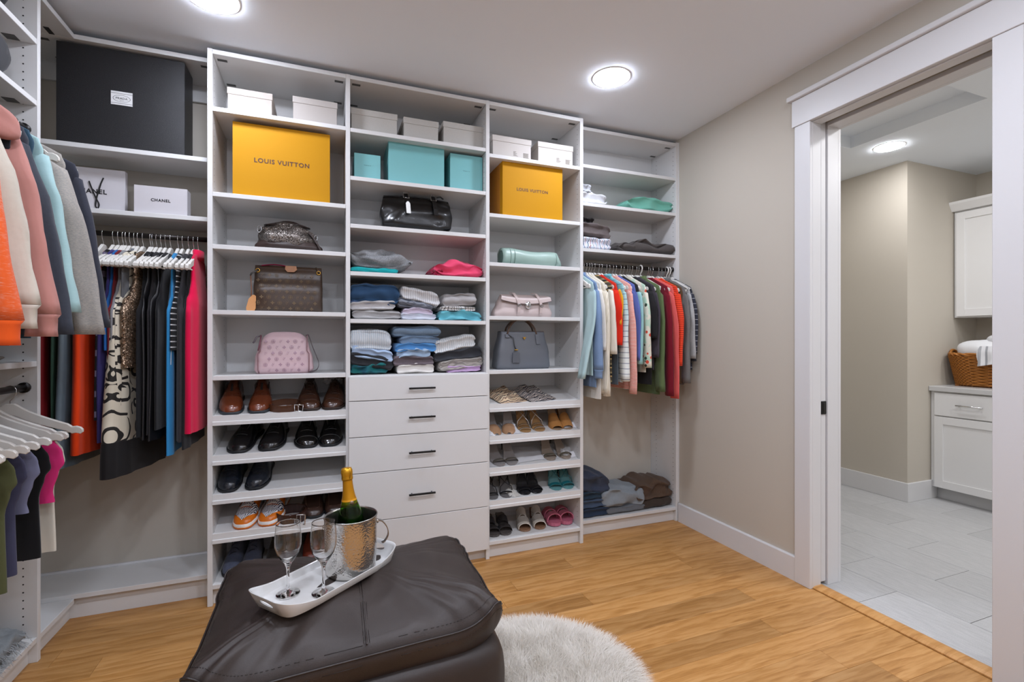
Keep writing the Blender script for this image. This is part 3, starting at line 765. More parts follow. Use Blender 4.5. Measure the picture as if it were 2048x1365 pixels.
@cached
def sequins(c1, c2, scale=260.):
    t = NT('sequins'); v = t.co(); vo = t.new('ShaderNodeTexVoronoi'); t.link(v, vo.inputs['Vector']); vo.inputs['Scale'].default_value = scale
    cx = t.xyz(vo.outputs['Color']); base = t.mix(cx[0], lin(c1), lin(c2))
    t.set(base, .3, .75); nm = t.new('ShaderNodeNormalMap') 
    geo = t.new('ShaderNodeNewGeometry'); sub = t.new('ShaderNodeVectorMath', operation='SUBTRACT'); t.link(vo.outputs['Color'], sub.inputs[0]); sub.inputs[1].default_value = (.5, .5, .5)
    sc = t.new('ShaderNodeVectorMath', operation='SCALE'); t.link(sub.outputs[0], sc.inputs[0]); sc.inputs['Scale'].default_value = .9
    ad = t.new('ShaderNodeVectorMath', operation='ADD'); t.link(geo.outputs['Normal'], ad.inputs[0]); t.link(sc.outputs[0], ad.inputs[1])
    no = t.new('ShaderNodeVectorMath', operation='NORMALIZE'); t.link(ad.outputs[0], no.inputs[0]); t.link(no.outputs[0], t.b.inputs['Normal'])
    t.n.remove(nm); return t.m

# slouchy sequinned bag
t, W = bag('slouchy dark brown sequinned shoulder bag on the first tower', 507, 645, 2.79, B1S[2]+.0005)
br = leather('#33241f', .4, wrinkle=.6)
MB().loft(bag_rings(.048, [(0, W*.5, .075), (.5, W*.5, .078), (1, W*.44, .07)], .4, wob=.008)).obj('base', br, t)
HS = wz(570, 440, 2.79)-B1S[2]-.03
MB().loft(bag_rings(HS, [(0, W*.45, .07), (.35, W*.44, .075), (.7, W*.42, .055), (.9, W*.36, .035), (1, W*.29, .012)], .6, wob=.022, sag=lambda x: .03*x*x+.008*x, N=20, K=48)).xf(lambda x, y, z: (x-.006, y, z+.03)).obj('body', sequins('#241b18', '#a59d96', 330.), t)
MB().loft(bag_rings(.03, [(0, W*.34, .042), (.5, W*.30, .03), (1, W*.22, .01)], .6, wob=.016, seed=3, sag=lambda x: .02*x*x)).xf(lambda x, y, z: (x-.006, y, z+HS+.006-.25*x*x)).obj('top_edge', br, t)
MB().tube([(-W*.425+.010*math.sin(a), -.05, .105+.017*math.cos(a)) for a in [2*math.pi*k/14 for k in range(14)]], .0028, 8, True).obj('ring', M_STEEL, t)
MB().tube([(W*.40+.008*math.sin(a), -.05, .080+.013*math.cos(a)) for a in [2*math.pi*k/14 for k in range(14)]], .0026, 8, True).obj('ring', M_STEEL, t)
MB().band([(W*.30, -.05, .105), (W*.37, -.06, .075), (W*.43, -.07, .04), (W*.47, -.07, .012)], .026, .008, (0, 1, .2)).obj('strap', br, t)

# monogram: printed motifs laid on a bag's front surface
def monogram(parent, front, w, h, step, m, size, name='monogram'):
    mb = MB(); lv = text_geo('L', 1., lambda a, b, c: (a*.9-.14, b-.12, 0), 0., .0); vv = text_geo('V', 1., lambda a, b, c: (a+.14, b+.12, 0), 0.)
    rows = int(h/step); r = 0; zz = step*.5
    while zz < h-step*.35:
        xx = -w/2+step*(.5 if r % 2 else 1.0); c = r % 3
        while xx < w/2-step*.4:
            k = (c+r) % 3; pts = []
            if k == 0:
                for src in (lv, vv): mb.add([front(xx+a*size, zz+b*size) for a, b, _ in src.v], src.f, False)
            else:
                n = 24; poly = []
                for q in range(n):
                    a = 2*math.pi*q/n; rad = size*.55*(.28+.72*abs(math.cos(2*a))**(.8 if k == 1 else 1.8)); poly.append((rad*math.cos(a), rad*math.sin(a)))
                if k == 1: mb.add([front(xx+a, zz+b) for a, b in poly]+[front(xx, zz)], [(q, (q+1) % n, n) for q in range(n)], False)
                else:
                    o = [(size*.62*math.cos(2*math.pi*q/n), size*.62*math.sin(2*math.pi*q/n)) for q in range(n)]; i_ = [(a*.84, b*.84) for a, b in o]
                    mb.add([front(xx+a, zz+b) for a, b in o+i_], [(q, (q+1) % n, n+(q+1) % n, n+q) for q in range(n)], False)
                    mb.add([front(xx+a*.8, zz+b*.8) for a, b in poly]+[front(xx, zz)], [(q, (q+1) % n, n) for q in range(n)], False)
            xx += step; c += 1
        zz += step*.86; r += 1
    o = mb.obj(name, m, parent); o['kind'] = 'stuff'; return o
# monogram canvas tote
t, W = bag('brown monogram canvas tote with tan luggage tag on the first tower', 505, 645, 2.78, B1S[3]+.0005)
H = wz(575, 531, 2.78)-B1S[3]
canv = leather('#4a3729', .3, 500., .12, col2='#33271f', spec=.6)
prof = [(0, W/2*.97, .048), (.06, W/2, .055), (.45, W/2, .058), (.8, W/2*.985, .03), (1, W/2*.97, .010)]
MB().loft(bag_rings(H, prof, .32, N=20, wob=.003)).obj('body', canv, t)
def fr(x, z):
    tt = z/H; hd = .058 if tt < .45 else .058+(tt-.45)/.55*(.010-.058); hd = min(hd, .048+.12*tt) if tt < .06 else hd
    f = (tt-.45)/.35; 
    if .45 <= tt <= .8: f = f*f*(3-2*f); hd = .058+(.03-.058)*f
    elif tt > .8: f = (tt-.8)/.2; f = f*f*(3-2*f); hd = .03+(.010-.03)*f
    elif tt < .06: f = tt/.06; f = f*f*(3-2*f); hd = .048+.007*f
    else: f = (tt-.06)/.39; f = f*f*(3-2*f); hd = .055+.003*f
    return (x, -hd-.0034, z)
monogram(t, fr, W*.96, H*.95, .034, leather('#6e5a40', .35, 500., .1), .017)
MB().band(arc((-.13, -.008, H-.002), (.0, -.008, H-.002), .008), .02, .004, (0, 1, 0)).obj('lining', cloth('#8e1440'), t)
MB().prism([(-.026, .0), (.026, .0), (.03, -.02), (.016, -.034), (-.016, -.034), (-.028, -.02)], .004, lambda a, b, c: (a+.01, -.02-c+b*.35, H+.002+b)).obj('clasp_tab', leather('#b07f5c', .5), t)
for sx in (-1, 1):
    MB().tube([(sx*W*.44+.009*math.sin(a), -.028, H*.88+.009*math.cos(a)) for a in [2*math.pi*k/14 for k in range(14)]], .003, 8, True).obj('eyelet', M_GOLD, t)
MB().tube([(W*.44, -.03, H*.88), (W*.42, -.024, H*.95), (W*.40, -.01, H*1.0)], .004, 8).obj('strap_end', leather('#54402f'), t)
MB().tube([(-W*.44, -.034, H*.88), (-W*.47, -.045, H*.84), (-W*.52, -.045, H*.80), (-W*.535, -.04, H*.76)], .0042, 8).obj('strap_end', paint('#5a5a5a', .4, .5), t)
MB().tube([(-W*.535, -.04, H*.78), (-W*.525, -.042, H*.6), (-W*.52, -.044, H*.44), (-W*.525, -.044, H*.3)], .0028, 8).obj('tag_cord', leather('#8a5f4a'), t)
MB().prism([(-.014, 0), (.02, 0), (.026, .012), (.028, .075), (.02, .082), (.012, .082), (-.006, .06), (-.018, .012)], .005, lambda a, b, c: (a-W*.54, -.044-c, b+.003)).obj('luggage_tag', leather('#d1945c', .5, 300., .1), t)
# pink monogram bag
t, W = bag('pale pink monogram shoulder bag with dark zip pulls on the first tower', 504, 629, 2.785, B1S[4]+.0005)
H = wz(566, 664, 2.785)-B1S[4]
pk = leather('#d3b9bb', .45, 600., .1, col2='#c8acb4')
prof = [(0, W*.44, .045), (.12, W*.485, .062), (.4, W*.47, .065), (.85, W*.40, .045), (1, W*.36, .014)]
MB().loft(bag_rings(H, prof, .42, N=20, wob=.003, sag=lambda x: .035*x**4)).obj('body', pk, t)
def fr2(x, z):
    P = [(0, .045), (.12, .062), (.4, .065), (.85, .045), (1, .014)]; tt = z/H
    for a, b in zip(P, P[1:]):
        if tt <= b[0]: f = (tt-a[0])/(b[0]-a[0]); f = f*f*(3-2*f); return (x, -(a[1]+(b[1]-a[1])*f)-.0035, z)
    return (x, -.017, z)
monogram(t, fr2, W*.70, H*.88, .035, leather('#b393a2', .45, 500., .08), .016)
for sx in (-1, 1):
    MB().tube([(sx*W*(.375 if z > .5 else .41)*(1 if z > .05 else .97), fr2(0, z*H)[1]*.96, z*H) for z in [.02+.9*i/12 for i in range(13)]], .0026, 6).obj('piping', leather('#8f6a70', .5), t)
pts = [(W*.36, -.0, H*.93), (W*.40, -.01, H*.9), (W*.46, -.01, H*.65), (W*.53, -.015, H*.40), (W*.57, -.02, H*.24), (W*.55, -.03, H*.1), (W*.49, -.04, H*.04), (W*.42, -.05, .006)]
MB().band(spline(pts), .012, .003, (0, 1, .3)).obj('strap', leather('#5d5558', .5), t)
MB().tube([(-W*.37, -.03, H*.9), (-W*.43, -.05, H*.88), (-W*.47, -.05, H*.76), (-W*.49, -.05, H*.73)], .0045, 6).obj('zip_pull', leather('#6a6268', .5), t)
MB().tube([(-W*.36, -.05, H*.9), (-W*.38, -.072, H*.7), (-W*.40, -.075, H*.55)], .0035, 6).obj('zip_pull', leather('#7a4a58', .5), t)

# black leather satchel
t, W = bag('glossy black leather satchel with two buckled straps above the sweaters', 760, 909, 2.785, B2S[2]+.0005)
H = wz(835, 391, 2.785)-B2S[2]
blk = leather('#0f0f10', .27, 260., .12, wrinkle=.9, coat=.12)
prof = [(0, W*.40, .06), (.18, W*.47, .078), (.5, W*.485, .075), (.85, W*.465, .045), (1, W*.45, .012)]
MB().loft(bag_rings(H, prof, .45, N=22, K=56, wob=.014, seed=5, sag=lambda x: .012*x*x)).obj('body', blk, t)
MB().tube([(x, -.005, H+.002-.012*(x/(W*.45))**2) for x in [W*(-.44+.88*i/12) for i in range(13)]], .0045, 8).obj('zip_top', leather('#202020', .4), t)
for xx, lg in ((-W*.155, .1), (W*.215, .115)):
    MB().band([(xx, -.014, H+.012), (xx, -.052, H*.88), (xx+.002, -.089, H*.62), (xx+.003, -.104, H-.002-lg)], .024, .006, (1, 0, 0)).obj('strap', blk, t)
    MB().tube([(xx-.015, -.03, H+.018), (xx+.015, -.03, H+.018), (xx+.015, -.046, H-.018), (xx-.015, -.046, H-.018)], .003, 6, True).obj('buckle', M_CHROME, t)
MB().prism([(-.012, 0), (.012, 0), (.012, .055), (.004, .066), (-.004, .066), (-.012, .055)], .004, lambda a, b, c: (a-W*.145+b*-.08, -.107-c, H*.42+b)).obj('leather_tag', paint('#b9b9b5', .3, .5), t)
MB().band([(W*.25, .0, H+.01), (W*.33, -.01, H+.018), (W*.37, -.005, H+.008)], .014, .004, (0, 1, 0)).obj('handle_end', blk, t)
MB().band([(W*.36, -.06, .008), (W*.46, -.062, .007), (W*.56, -.055, .005), (W*.68, -.05, .004), (W*.74, -.045, .004)], .03, .006, (0, 1, 0)).obj('shoulder_strap', leather('#1a1a1a', .4), t)

# mint barrel bag lying on its side
t, W = bag('mint green leather barrel bag on the pale handbag tower', 1008, 1122, 2.79, B3S[2]+.0005)
H = wz(1062, 497, 2.79)-B3S[2]
mint = leather('#9fb8ae', .35, 300., .1, wrinkle=.35)
rings = []
for i in range(21):
    s = i/20; x = W*(s-.5); rr_ = H/2*(1-.10*s+.05*math.sin(s*9)); rr_ *= (1-.5*max(0, (s-.94)/.06)**2)
    rings.append([(x+.006*nz(k*.7, s*5), .062*math.cos(a)*(1+.06*nz(k*.4, s*6)), max(.0, rr_+ rr_*math.sin(a)*(1+.05*nz(s*6, k*.5)))) for k, a in enumerate([2*math.pi*q/24 for q in range(24)])])
MB().loft(rings).obj('body', mint, t)
for s in (.13, .2, .93):
    MB().tube([(W*(s-.5)-.004, .064*math.cos(a), H/2*(1-.1*s)*(1+1.03*math.sin(a))) for a in [2*math.pi*q/24 for q in range(24)]], .0028, 6, True).obj('piping', leather('#809a90', .4), t)
MB().lathe([(.0005, .003), (.011, .002), (.013, 0)], 16).xf(lambda x, y, z: (x+.02, -.058-z, H*.45+y)).obj('snap', M_STEEL, t)
MB().ell((-W*.5, 0, H*.5), (.006, .045, H*.38)).obj('end_panel', leather('#50685f', .5), t)
MB().band([(-W*.5, -.03, .006), (-W*.54, -.05, .004), (-W*.3, -.075, .004), (-W*.1, -.07, .005)], .012, .003, (0, 1, 0)).obj('strap', mint, t)

# blush flap bag
t, W = bag('blush leather flap bag with silver lock on the pale handbag tower', 990, 1107, 2.785, B3S[3]+.0005)
H = wz(1045, 589, 2.785)-B3S[3]
bl = leather('#c5b4b0', .4, 300., .1, wrinkle=.5)
prof = [(0, W*.49, .055), (.15, W*.5, .062), (.6, W*.44, .05), (.9, W*.40, .03), (1, W*.385, .016)]
MB().loft(bag_rings(H, prof, .4, N=18, wob=.009, seed=9)).xf(lambda x, y, z: (x+.01*z/H, y, z)).obj('body', bl, t)
def flap(u, v):
    x = (u-.5)*W*(.80+.06*v); zz = H+.004-(H*.30+.022*(1-(2*u-1)**2))*v
    return (x+.01, .02-.075*min(1, v*1.6)-.012*v, zz+(.008 if v > 0 else 0)*math.sin(v*math.pi))
MB().grid(flap, 24, 8).obj('flap', leather('#cdbdb9', .4, 300., .1, wrinkle=.4), t)
MB().tube([Vector(flap(i/24, 1))+Vector((0, -.001, 0)) for i in range(25)], .0022, 6).obj('flap_edge', leather('#6f615f', .5), t)
for xx in (-W*.12, W*.26):
    MB().band([(xx-.03, .0, H+.012), (xx-.02, -.04, H+.006), (xx-.004, -.066, H*.74), (xx+.004, -.073, H*.52)], .018, .005, (1, .2, 0)).obj('strap', bl, t)
    MB().band([(xx+.004, -.075, H*.46), (xx+.0, -.074, H*.2), (xx, -.068, .012)], .018, .003, (1, 0, 0)).obj('strap_tail', bl, t)
    MB().tube([(xx+.004+.012*math.cos(a), -.077, H*.5+.008*math.sin(a)) for a in [2*math.pi*k/10 for k in range(10)]], .0022, 6, True).obj('buckle', M_STEEL, t)
lk = MB().lathe([(.0005, .006), (.012, .006), (.016, .003), (.018, 0)], 20).xf(lambda x, y, z: (x*1.05+.018, -.074-z, H*.52+y*1.25)).obj('lock', M_CHROME, t)
MB().box(.012, .024, -.083, -.078, H*.52-.014, H*.52+.012, .002).obj('lock_plate', M_STEEL, t)

# slate tote
t, W = bag('slate grey structured tote with two handles and hanging tag', 993, 1103, 2.79, B3S[4]+.0005)
H = wz(1050, 664, 2.79)-B3S[4]
sl = leather('#666a70', .42, 500., .15, col2='#5b6069')
prof = [(0, W*.47, .06), (.05, W*.49, .066), (.4, W*.47, .066), (1, W*.40, .045)]
MB().loft(bag_rings(H, prof, .28, N=16)).obj('body', sl, t)
MB().box(-W*.39, W*.39, -.035, .035, H-.002, H+.004, .002).obj('zip_panel', leather('#4a3c30', .5), t)
hm = leather('#5d4a3e', .5)
MB().tube(arc((-W*.30, -.045, H*.90), (W*.24, -.045, H*.90), .105, 18, .012, .55), .0062, 8).obj('handle', hm, t)
MB().tube(arc((-W*.26, .04, H*.95), (W*.28, .04, H*.95), .095, 18, .0, .55), .0062, 8).obj('handle', hm, t)
MB().band([(W*.24, -.049, H*.93), (W*.245, -.056, H*.80), (W*.25, -.062, H*.66)], .026, .004, (1, 0, 0)).obj('handle_tab', sl, t)
MB().band([(-W*.30, -.049, H*.93), (-W*.30, -.056, H*.84)], .026, .004, (1, 0, 0)).obj('handle_tab', sl, t)
MB().tube([(-W*.29, -.05, H*.92), (-W*.2, -.062, H*.83), (-W*.19, -.068, H*.62), (-W*.165, -.072, H*.52)], .0034, 6).obj('tag_cord', leather('#44474c'), t)
MB().prism([(-.026, .004), (-.022, 0), (.022, 0), (.026, .004), (.023, .062), (.0, .068), (-.023, .062)], .005, lambda a, b, c: (a-W*.165, -.071-c, H*.17+b)).obj('hanging_tag', leather('#565a61', .45), t)
MB().box(-W*.165-.012, -W*.165+.012, -.078, -.07, H*.5, H*.53, .002).obj('tag_clip', M_GOLD, t)
MB().prism([(-.012, .006), (.012, .006), (.0, -.012)], .002, lambda a, b, c: (a+.0, -.055-c-.002, H*.83+b)).obj('emblem', M_GOLD, t)

# ================================================================ SHOES
AT = math.atan(TILT)
def sring(y, w, h, z0=0., xo=0., K=16, pw=.75):
    return [(xo+w*math.copysign(abs(math.cos(a))**pw, math.cos(a)), y, z0+h*max(0, math.sin(a))**.72) for a in [math.pi*k/K for k in range(K+1)]]
def interp(tab, s, j):
    for a, b in zip(tab, tab[1:]):
        if s <= b[0]: f = (s-a[0])/(b[0]-a[0]); f = f*f*(3-2*f) if j != 1 else f; return a[j]+(b[j]-a[j])*f
    return tab[-1][j]
OUT = [(0, .012), (.025, .028), (.08, .041), (.2, .0505), (.32, .0515), (.5, .043), (.68, .036), (.85, .037), (.95, .032), (1, .016)]
HT = dict(oxford=[(0, .016), (.04, .036), (.12, .047), (.28, .056), (.42, .078), (.55, .098), (.62, .104), (.8, .098), (1, .105)],
          chelsea=[(0, .018), (.04, .04), (.12, .05), (.28, .062), (.42, .088), (.55, .112), (.68, .13), (.85, .134), (1, .13)],
          boot=[(0, .02), (.04, .043), (.12, .054), (.28, .066), (.42, .098), (.55, .13), (.68, .155), (.85, .16), (1, .156)],
          sneaker=[(0, .018), (.04, .038), (.12, .048), (.28, .06), (.42, .085), (.55, .112), (.66, .122), (.82, .112), (1, .12)],
          loafer=[(0, .016), (.04, .034), (.12, .045), (.28, .055), (.40, .066), (.5, .07), (.62, .062), (.8, .064), (1, .075)])
def shoe(label, px, Y, zfun, kind, m, sole_m, side=1, L=.31, wk=1.16, yaw=0., group=None, lace_m=None, line_m=None, cap_line=True, name=None, tilt=None):
    X = wx(px, Y+.05)
    t = thing(name or {'chelsea': 'ankle_boot', 'boot': 'lace_boot', 'sneaker': 'sneaker', 'loafer': 'loafer'}.get(kind, 'dress_shoe'), label, 'boot' if kind in ('chelsea', 'boot') else 'shoe', (X, Y, zfun(Y)+.0015), (AT if tilt is None else tilt, 0, R(yaw)), group)
    ht = HT[kind]; N = 26; sw = .026 if kind == 'sneaker' else .013
    xo = lambda s: side*.007*math.sin(math.pi*min(1, s*1.3))*wk
    outl = lambda s: interp(OUT, s, 1)*wk
    up = [sring(s*L, max(.003, outl(s)*.97), interp(ht, s, 1)-sw*.6, sw*.8, xo(s)) for s in [(.5-.5*math.cos(math.pi*i/N)) for i in range(N+1)]]
    # narrow the upper towards the ankle
    if kind in ('chelsea', 'boot', 'oxford', 'sneaker'):
        for r in up:
            for i, (x, y, z) in enumerate(r):
                f = max(0, (z-.05)/.10); r[i] = (x*(1-.28*min(1, f)), y, z)
    MB().loft(up).obj('upper', m, t)
    so = []
    for zz, gw in ((0, .0), (.004, .0022), (sw, .0028)):
        ss = [(.5-.5*math.cos(math.pi*i/18)) for i in range(19)]
        pts = [(xo(s)+outl(s)+gw, s*(L+.006)-.003, zz) for s in ss]+[(xo(s)-outl(s)-gw, s*(L+.006)-.003, zz) for s in ss[::-1]]
        so.append(pts)
    so.append([(x*.9, y, sw+.001) for x, y, z in so[-1]])
    MB().loft(so).obj('sole', sole_m, t)
    topz = lambda s: interp(ht, s, 1)+sw*.2
    lm = line_m or m
    if kind in ('oxford', 'sneaker', 'boot'):
        a0, a1 = (.36, .56) if kind == 'oxford' else (.34, .6)
        lace = MB(); nl = 4 if kind == 'oxford' else 5
        for k in range(nl):
            s = a0+(a1-a0)*k/(nl-1); w = .021 if kind != 'sneaker' else .026; zt = topz(s); d = .006 if k % 2 else -.006
            lace.tube([(xo(s)-w, s*L+d, zt-.010), (xo(s)-w*.5, s*L+d*.5, zt-.001), (xo(s), s*L, zt+.002), (xo(s)+w*.5, s*L-d*.5, zt-.001), (xo(s)+w, s*L-d, zt-.010)], .0026 if kind != 'sneaker' else .0042, 6)
        lace.obj('laces', lace_m or lm, t)
        fl_ = MB()
        for sd in (-1, 1):
            fl_.tube([(xo(s)+sd*(.014+.02*abs(s-.33)/.3*.6), s*L, topz(s)-.004-.0*s) for s in [.33+.27*i/7 for i in range(8)]], .0022, 6)
        s0 = .30
        fl_.tube([(xo(s0)+.042*wk*math.cos(a), (s0+.06*(1-math.sin(a)))*L, sw*.8+(interp(ht, s0+.03, 1)-sw*.6)*max(.2, math.sin(a))**.7+.0008) for a in [math.pi*(.1+.8*i/12) for i in range(13)]], .0016, 6)
        fl_.obj('facing', lm, t)
    if kind in ('oxford',) and cap_line:
        s0 = .15
        MB().tube([(xo(s0)+outl(s0)*.99*math.cos(a), s0*L, sw*.8+(interp(ht, s0, 1)-sw*.6)*math.sin(a)**.72+.0006) for a in [math.pi*(.06+.88*i/14) for i in range(15)]], .0014, 6).obj('toe_cap_seam', lm, t)
    if kind == 'loafer':
        MB().tube([(xo(s)+sd*w_, s*L, sw*.8+(interp(ht, s, 1)-sw*.6)*.90) for s, w_, sd in [(.42-.30*i/8, .036-.004*i/8, -1) for i in range(9)]+[(.09, 0.0, 0)]+[(.12+.30*i/8, .032+.004*i/8, 1) for i in range(9)]], .0026, 6).obj('apron_seam', line_m or m, t)
    oc = {'oxford': (.80, .024, .052, .108), 'chelsea': (.78, .025, .05, .134), 'boot': (.80, .025, .05, .16), 'sneaker': (.82, .026, .05, .122), 'loafer': (.72, .029, .075, .072)}[kind]
    MB().ell((xo(.8), oc[0]*L, oc[3]-.002), (oc[1], oc[2], .010), 16, 6).obj('lining', cloth('#3a312b' if kind != 'loafer' else '#b9b4ae'), t)
    if kind == 'chelsea':
        for sd in (-1, 1): MB().box(xo(.55)+sd*.029, xo(.55)+sd*.034, .5*L, .66*L, .05, .11, .002).obj('elastic_gore', cloth('#2c2422'), t)
        MB().band([(xo(.46), .40*L, topz(.42)-.001), (xo(.46), .47*L, topz(.5)+.001), (xo(.46), .53*L, topz(.55)+.001)], .010, .003, (1, 0, 0)).obj('tab', cloth('#2f2c2c'), t)
    return t
B1 = B1Z
zbase = lambda y: .1025
def pair(desc, pxs, Y, zf, kind, m, sole, group, yaws=(0, 0), **kw):
    for px, sd, w, ya in zip(pxs, (-1, 1), ('left', 'right'), yaws):
        shoe('%s, %s of its pair' % (desc, w), px, Y, zf, kind, m, sole, sd, group=group, yaw=ya, **kw)
TY = YT+.026
gs = "men's shoes on the slanted shelves"
blk_sole = paint('#17181b', .5)
brn = leather('#7a3c20', .22, 400., .06, col2='#4a2316', coat=.3)
pair('glossy chestnut slip-on boot on the highest shoe shelf', (466, 517), TY, B1[0], 'chelsea', brn, paint('#2b3238', .5), gs, wk=1.1, L=.31, yaws=(4, 0))
dbr = leather('#4b2d1e', .2, 400., .06, col2='#2f1c15', coat=.35)
pair('dark brown lace-up dress shoe on the highest shoe shelf', (622, 662), TY, B1[0], 'oxford', dbr, paint('#2a1c16', .5), gs, lace_m=cloth('#2b1f1b'), line_m=leather('#33211a'), yaws=(2, -6))
bk1 = leather('#151416', .2, 400., .06, coat=.35)
pair('black apron-toe lace-up shoe on the second shoe shelf', (476, 535), TY, B1[1], 'oxford', bk1, blk_sole, gs, lace_m=cloth('#1b1b1d'), line_m=leather('#3a3839', .4), cap_line=False, yaws=(-12, -10))
pair('black cap-toe oxford on the second shoe shelf', (616, 657), TY, B1[1], 'oxford', leather('#0f0f10', .16, 400., .04, coat=.5), blk_sole, gs, lace_m=cloth('#1b1b1d'), line_m=leather('#4a4a4a', .35), yaws=(1, -3))
pair('black lace-up boot with navy shaft', (458, 508), TY, B1[2], 'boot', leather('#14161b', .24, 300., .1, col2='#1d2430', wrinkle=.5, coat=.3), blk_sole, gs, lace_m=cloth('#23262d'), line_m=leather('#2b313c', .5), yaws=(-4, -8), wk=1.05)
# orange zebra trainers
@cached
def zebra():
    t = NT('zebra_print'); v = t.co(); w = t.new('ShaderNodeTexWave', wave_type='BANDS'); t.link(t.co((1, 1, 1), rot=(0, .3, .5)), w.inputs['Vector'])
    w.inputs['Scale'].default_value = 46.; w.inputs['Distortion'].default_value = 5.; w.inputs['Detail'].default_value = 1.; w.inputs['Detail Scale'].default_value = 1.2
    t.set(t.mix(t.math('GREATER_THAN', w.outputs[1], .55), lin('#e6e6ea'), lin('#1d2540')), .6); return t.m
for px, sd, w in ((486, -1, 'left'), (533, 1, 'right')):
    t = shoe('orange and white zebra print trainer, %s of its pair' % w, px, TY, B1[3], 'sneaker', zebra(), paint('#e9e6e2', .5), sd, group=gs, lace_m=cloth('#eeeae6'), line_m=leather('#c95f22', .4), L=.295, yaw=-14, wk=1.05)
    org = leather('#d87318', .3, 400., .05)
    L = .295; ht = HT['sneaker']
    def arcpt(q, a_, out=.0014):
        w_ = max(.003, interp(OUT, q, 1)*1.05*.97)+out; h_ = interp(ht, q, 1)-.026*.6+out
        return (sd*.007*math.sin(math.pi*min(1, q*1.3))*1.05+w_*math.copysign(abs(math.cos(a_))**.75, math.cos(a_)), q*L-(.002 if q < .03 else 0), .026*.8+h_*max(0, math.sin(a_))**.72)
    for s_ in (1, -1):
        MB().grid(lambda u, v: (lambda q: arcpt(q, (lambda A: (v*A if s_ > 0 else math.pi-v*A))(max(.35, 1.5707-max(0, q-.05)*6.2)) ))(.0+.34*u), 16, 8).obj('toe_guard', org, t)
        MB().grid(lambda u, v: arcpt(.40+.24*u, (lambda a_: a_ if s_ > 0 else math.pi-a_)(.25+v*(.85+.1*u)), .0016), 8, 6).obj('eyestay', org, t)
        MB().grid(lambda u, v: arcpt(.80+.2*u, (lambda a_: a_ if s_ > 0 else math.pi-a_)(v*1.0), .0016), 8, 6).obj('heel_counter', org, t)
    so = []
    for zz, gw in ((0, .001), (.009, .0048), (.011, .003)):
        ss = [(.5-.5*math.cos(math.pi*i/18)) for i in range(19)]
        so.append([(sd*.007*math.sin(math.pi*min(1, s*1.3))+interp(OUT, s, 1)*1.05+gw, s*(L+.008)-.004, zz) for s in ss]+[(sd*.007*math.sin(math.pi*min(1, s*1.3))-interp(OUT, s, 1)*1.05-gw, s*(L+.008)-.004, zz) for s in ss[::-1]])
    MB().loft(so).obj('outsole', org, t)
pair('dark brown leather loafer with white insole', (628, 668), TY+.02, B1[3], 'loafer', leather('#3a2720', .3, 400., .06, coat=.2), blk_sole, gs, line_m=leather('#5a4033', .4), yaws=(0, 0))
# bottom shelf, behind the ottoman
pair('grey blue fuzzy boot on the lowest shoe shelf', (462, 496), YT+.06, zbase, 'boot', cloth('#565c6e', '#41475a', heather=.5, scale=60., weave=250., bump=.8), blk_sole, gs, lace_m=cloth('#2c3140'), line_m=cloth('#4a4f60'), tilt=0, yaws=(-6, -4), wk=.9)
pair('dark brown suede boot on the lowest shoe shelf', (552, 588), YT+.08, zbase, 'boot', cloth('#2e2823', weave=400.), blk_sole, gs, tilt=0, wk=.9)
pair('rust leather ankle boot on the lowest shoe shelf', (622, 655), YT+.08, zbase, 'chelsea', leather('#6b2c1c', .35), blk_sole, gs, tilt=0, wk=.9)
# belts
def belt(label, px, Y, zf, ro, h, m, buckle_a=-.9, turns=2.2):
    X = wx(px, Y); t = thing('coiled_belt', label, 'belt', (X, Y, zf(Y)+.001), (AT, 0, 0), 'coiled leather belts')
    n = 70; pts = [((ro-.004*turns*i/n)*math.cos(buckle_a*math.pi/2+2*math.pi*turns*i/n), (ro-.004*turns*i/n)*.8*math.sin(buckle_a*math.pi/2+2*math.pi*turns*i/n), h/2) for i in range(n+1)]
    MB().band(pts, h, .0032, (0, 0, 1)).obj('strap', m, t)
    p = pts[0]; q = MB(); bx, by = p[0]+.012, p[1]-.008
    q.tube([(bx-.02, by-.002, .002), (bx+.02, by-.014, .002), (bx+.022, by-.014, h+.004), (bx-.018, by-.002, h+.004)], .0032, 6, True)
    q.obj('buckle', M_CHROME, t)
    MB().tube([(bx, by-.009, .003), (bx, by-.012, h)], .0022, 6).obj('prong', M_CHROME, t)
    MB().box(p[0]-.045, p[0]-.03, p[1]-.006, p[1]+.004, -.0, h+.002, .002).obj('keeper_loop', m, t)
    return t
belt('coiled tan belt with silver buckle between two pairs of brown shoes', 571, YT+.09, B1[0], .083, .034, leather('#5f3820', .3, 400., .08, col2='#3f2415'), -.55)
belt('coiled dark brown belt between the zebra trainers and the loafers', 583, YT+.075, B1[3], .078, .05, leather('#3a211a', .35, 400., .08), -.7)

